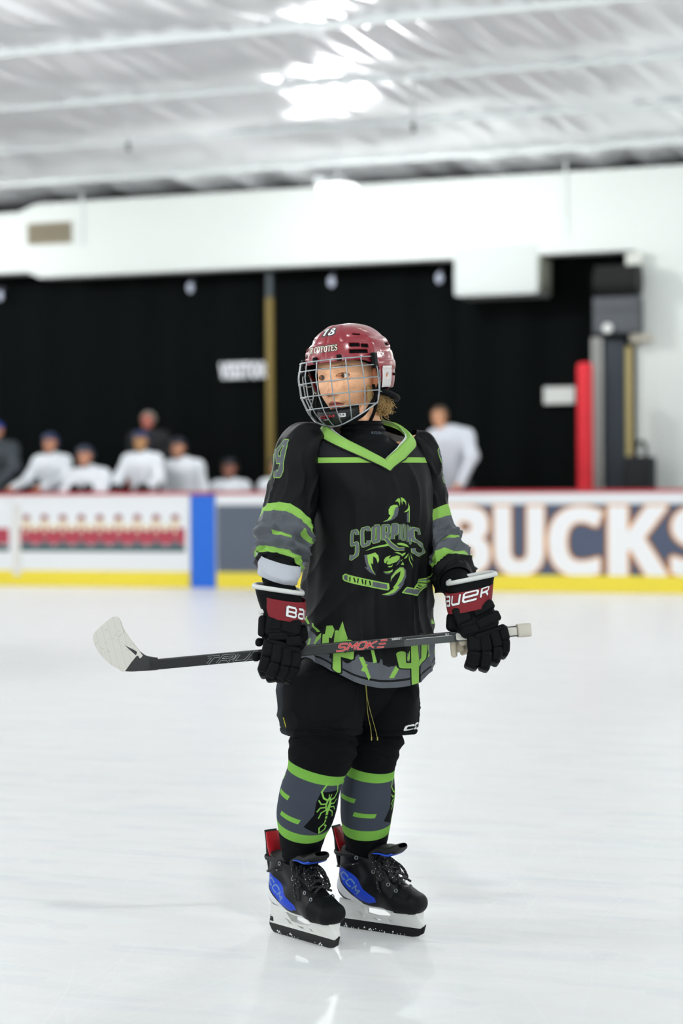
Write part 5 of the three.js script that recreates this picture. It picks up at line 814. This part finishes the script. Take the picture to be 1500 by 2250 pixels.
// ================================================================== PEOPLE BEHIND THE BOARDS
function bencher(label, px, topPy, z, o) {
  const P = far(px, topPy, z), floor = z > -2.4 ? 0.2 : 0, H = P.y - floor, t = farThing('person', label, 'person', P.x, floor, z);
  const w = o.wide ?? 1, ln = o.lean ?? 0.12, sx = o.shift ?? 0, B = (x, y, zz) => V(x, y, zz), sk = std(o.skin ?? 0xc98f72, 0.6);
  const head = B(0, H - 0.125, ln + 0.03), neck = B(sx * 0.5, H - 0.27, ln), sh = H - 0.335, chest = B(sx, sh - 0.06, ln * 0.9), hip = B(sx, Math.max(0.5, H * 0.5), 0), by = 1.115 - floor + 0.03;
  const J2 = [-1, 1].map((s) => { const S = B(sx + s * 0.17 * w, sh - 0.02, ln * 0.85), onBoard = (o.arms ?? 'board') === 'board' || o.arms === s; const E = onBoard ? B(sx + s * 0.27 * w, sh - 0.24, ln + 0.1) : B(sx + s * 0.23 * w, sh - 0.28, ln * 0.6), Wr = onBoard ? B(sx + s * (o.reach ?? 0.17) * w, by + 0.02, -z - 0.2) : B(sx + s * 0.22 * w, sh - 0.5, ln + 0.06), Hd = onBoard ? B(sx + s * (o.reach ?? 0.17) * w * 0.9, by + 0.015, -z - 0.12) : B(sx + s * 0.21 * w, sh - 0.6, ln + 0.1); return { s, S, E, Wr, Hd }; });
  const legs = [-1, 1].map((s) => [B(sx + s * 0.09, hip.y, 0), B(sx * 0.5 + s * 0.1, hip.y * 0.52, 0.03), B(s * 0.1, 0.07, -0.02), B(s * 0.11, 0.04, 0.12)]);
  const bl = [[head.clone().add(V(0, 0.02, -0.012)), .082, head.clone().add(V(0, -0.05, 0.018)), .062], [head.clone().add(V(0, -0.005, 0.085)), .008, head.clone().add(V(0, -0.03, 0.098)), .012], [head.clone().add(V(0, -0.09, 0)), .046, neck, .05], [neck, .055, chest, .1], [chest, .11, hip, .1]];
  for (const { S, E, Wr, Hd } of J2) { bl.push([chest, .07, S, .05], [S, .045, E, .04], [E, .038, Wr, .028], [Wr, .028, Hd, .032]); for (let f = -1.5; f <= 1.5; f++) bl.push([Hd, .014, Hd.clone().add(V(f * 0.017, -0.012, 0.065)), .009]); bl.push([Hd, .014, Hd.clone().add(V(-Math.sign(S.x - sx) * 0.04, -0.004, 0.03)), .01]); }
  for (const [a, b, c, d] of legs) bl.push([a, .08, b, .06], [b, .055, c, .04], [c, .04, d, .03]);
  const body = part('body', bonesMesh(bl, 0.02, 0.014), sk, t);
  for (const s of [-1, 1]) { const e = new THREE.SphereGeometry(0.011, 12, 8); e.translate(head.x + s * 0.032, head.y + 0.004, head.z + 0.068); part('eye', e, std(0x1c1512, 0.3), body); const er = new THREE.SphereGeometry(0.026, 12, 10); er.scale(0.4, 1.1, 0.7); er.translate(head.x + s * 0.083, head.y - 0.01, head.z - 0.01); part('ear', er, sk, body); }
  const mo = new THREE.SphereGeometry(0.02, 12, 8); mo.scale(1, 0.28, 0.4); mo.translate(head.x, head.y - 0.062, head.z + 0.076); part('mouth', mo, std(0x9a5348, 0.6), body);
  const jl = [[B(sx, hip.y - 0.02, 0.01), .155 * w, chest, .17 * w], [chest, .15 * w, B(sx, sh + 0.0, ln * .85), .1]];
  for (const { S, E, Wr } of J2) jl.push([B(sx, sh - 0.03, ln * .85), .09, S, .085 * w], [S, .088 * w, E, .07], [E, .068, Wr, .048]);
  part(o.top ?? 'jersey', bonesMesh(jl, 0.06, 0.02), std(o.shirt ?? 0xe4e8ee, 0.8), t);
  const pl = []; for (const [a, b, c] of legs) pl.push([a, .115, b, .09], [b, .08, c.clone().add(V(0, 0.05, 0)), .06]); pl.push([legs[0][0], .12, legs[1][0], .12]); part('pants', bonesMesh(pl, 0.03, 0.022), std(0x14181f, 0.8), t);
  for (const [, , c, d] of legs) part('shoe', bonesMesh([[c.clone().add(V(0, -0.012, 0)), .05, d, .042]], 0.02, 0.012), std(0x101214, 0.6), t);
  const cap = (r0, flat, cut) => sdfMesh((x, y, zz) => { const dx = x - head.x, dy = y - head.y - 0.02, dz = zz - head.z + 0.015, d = Math.hypot(dx / 1.0, dy / flat, dz / 1.14) - r0; return Math.max(d, -(Math.hypot(dx, dy / flat, dz / 1.14) - r0 + 0.014), cut(dx, dy, dz)); }, head.clone().addScalar(-0.2), head.clone().addScalar(0.2), 0.009);
  if (o.hat === 'helmet') { const h = part('helmet', cap(0.112, 1.06, (x, y, zz) => (zz > 0.02 ? 0.035 : -0.075) - y), std(o.hatColor ?? 0x18223d, 0.35), t); part('chin_strap', tube([V(-0.088, -0.05, 0), V(-0.06, -0.11, 0.05), V(0, -0.125, 0.075), V(0.06, -0.11, 0.05), V(0.088, -0.05, 0)].map((q) => q.add(head)), 0.008, 24), std(0x101214, 0.7), h); }
  if (o.hat === 'cap') { const h = part('cap', cap(0.1, 1.02, (x, y) => 0.02 - y), std(o.hatColor, 0.7), t); const v = new THREE.CylinderGeometry(0.075, 0.075, 0.008, 24, 1, false, -Math.PI / 2, Math.PI); v.scale(1, 1, 1.2); v.rotateX(0.12); v.translate(head.x, head.y + 0.045, head.z + 0.085); part('visor', v, std(o.hatColor, 0.7), h); }
  if (o.hair) part('hair', cap(0.098, 1.06, (x, y, zz) => (zz > 0.045 ? 0.055 : -0.045) - y), std(o.hair, 0.8), t);
  if (o.gloves) for (const { Wr, Hd } of J2) part('glove', bonesMesh([[Wr.clone().add(V(0, 0.006, -0.02)), .052, Hd, .058], [Hd, .05, Hd.clone().add(V(0, -0.035, 0.055)), .046]], 0.02, 0.012), std(0x0f1215, 0.6), t);
  if (o.hood) part('hood', bonesMesh([[B(sx - 0.08, sh + 0.06, ln - 0.07), .05, B(sx + 0.08, sh + 0.06, ln - 0.07), .05]], 0.04, 0.016), std(o.shirt, 0.85), t);
}
bencher('man in blue cap and dark grey top at the left picture edge', 2, 926, -0.95, { shirt: 0x3b4248, hat: 'cap', hatColor: 0x1f3f96, top: 'shirt', wide: 1.12, lean: 0.1, reach: 0.26, skin: 0xc58a6c });
bencher('bench player in white jersey and dark helmet nearest the man in the blue cap', 122, 953, -0.95, { hat: 'helmet', hatColor: 0x223258, lean: 0.12, gloves: false, reach: 0.2 });
bencher('hunched bench player in white jersey leaning low over the boards with dark gloves', 213, 981, -0.62, { hat: 'helmet', hatColor: 0x253047, lean: 0.3, gloves: true, reach: 0.1, shift: 0.03 });
bencher('tall bench player in white jersey in front of the grey-haired man', 319, 948, -0.62, { hat: 'helmet', hatColor: 0x1c2a58, lean: 0.1, gloves: true, skin: 0xb98a5c, reach: 0.2 });
bencher('grey-haired ruddy man in black standing behind the bench players', 329, 903, -1.9, { shirt: 0x121517, hair: 0x85807a, top: 'jacket', skin: 0xb8695a, arms: 'down', wide: 1.1, lean: 0.03 });
bencher('bench player in white jersey at the right end of the standing row', 402, 963, -1.17, { hat: 'helmet', hatColor: 0x171c2c, lean: 0.12, gloves: true, shift: 0.06, arms: 'down' });
bencher('short bench player in white jersey left of the gold pole, set back from the boards', 509, 1008, -1.3, { hat: 'helmet', hatColor: 0x12161f, lean: 0.05, arms: 'down', skin: 0xa06a58 });  // darker skin and helmet tones than the other bench players
bencher('bench player in white jersey mostly hidden behind the sleeve of the skater', 618, 1003, -0.8, { hat: 'helmet', hatColor: 0x161b28, lean: 0.08, arms: 'down' });
bencher('man in light grey hoodie leaning on the boards right of the skater', 975, 893, -0.7, { shirt: 0xd2d5de, hair: 0x5a4636, top: 'hoodie', hood: true, lean: 0.16, wide: 1.05, shift: 0.12, reach: 0.2, skin: 0xd39a76 });
renderer.render(scene, camera);
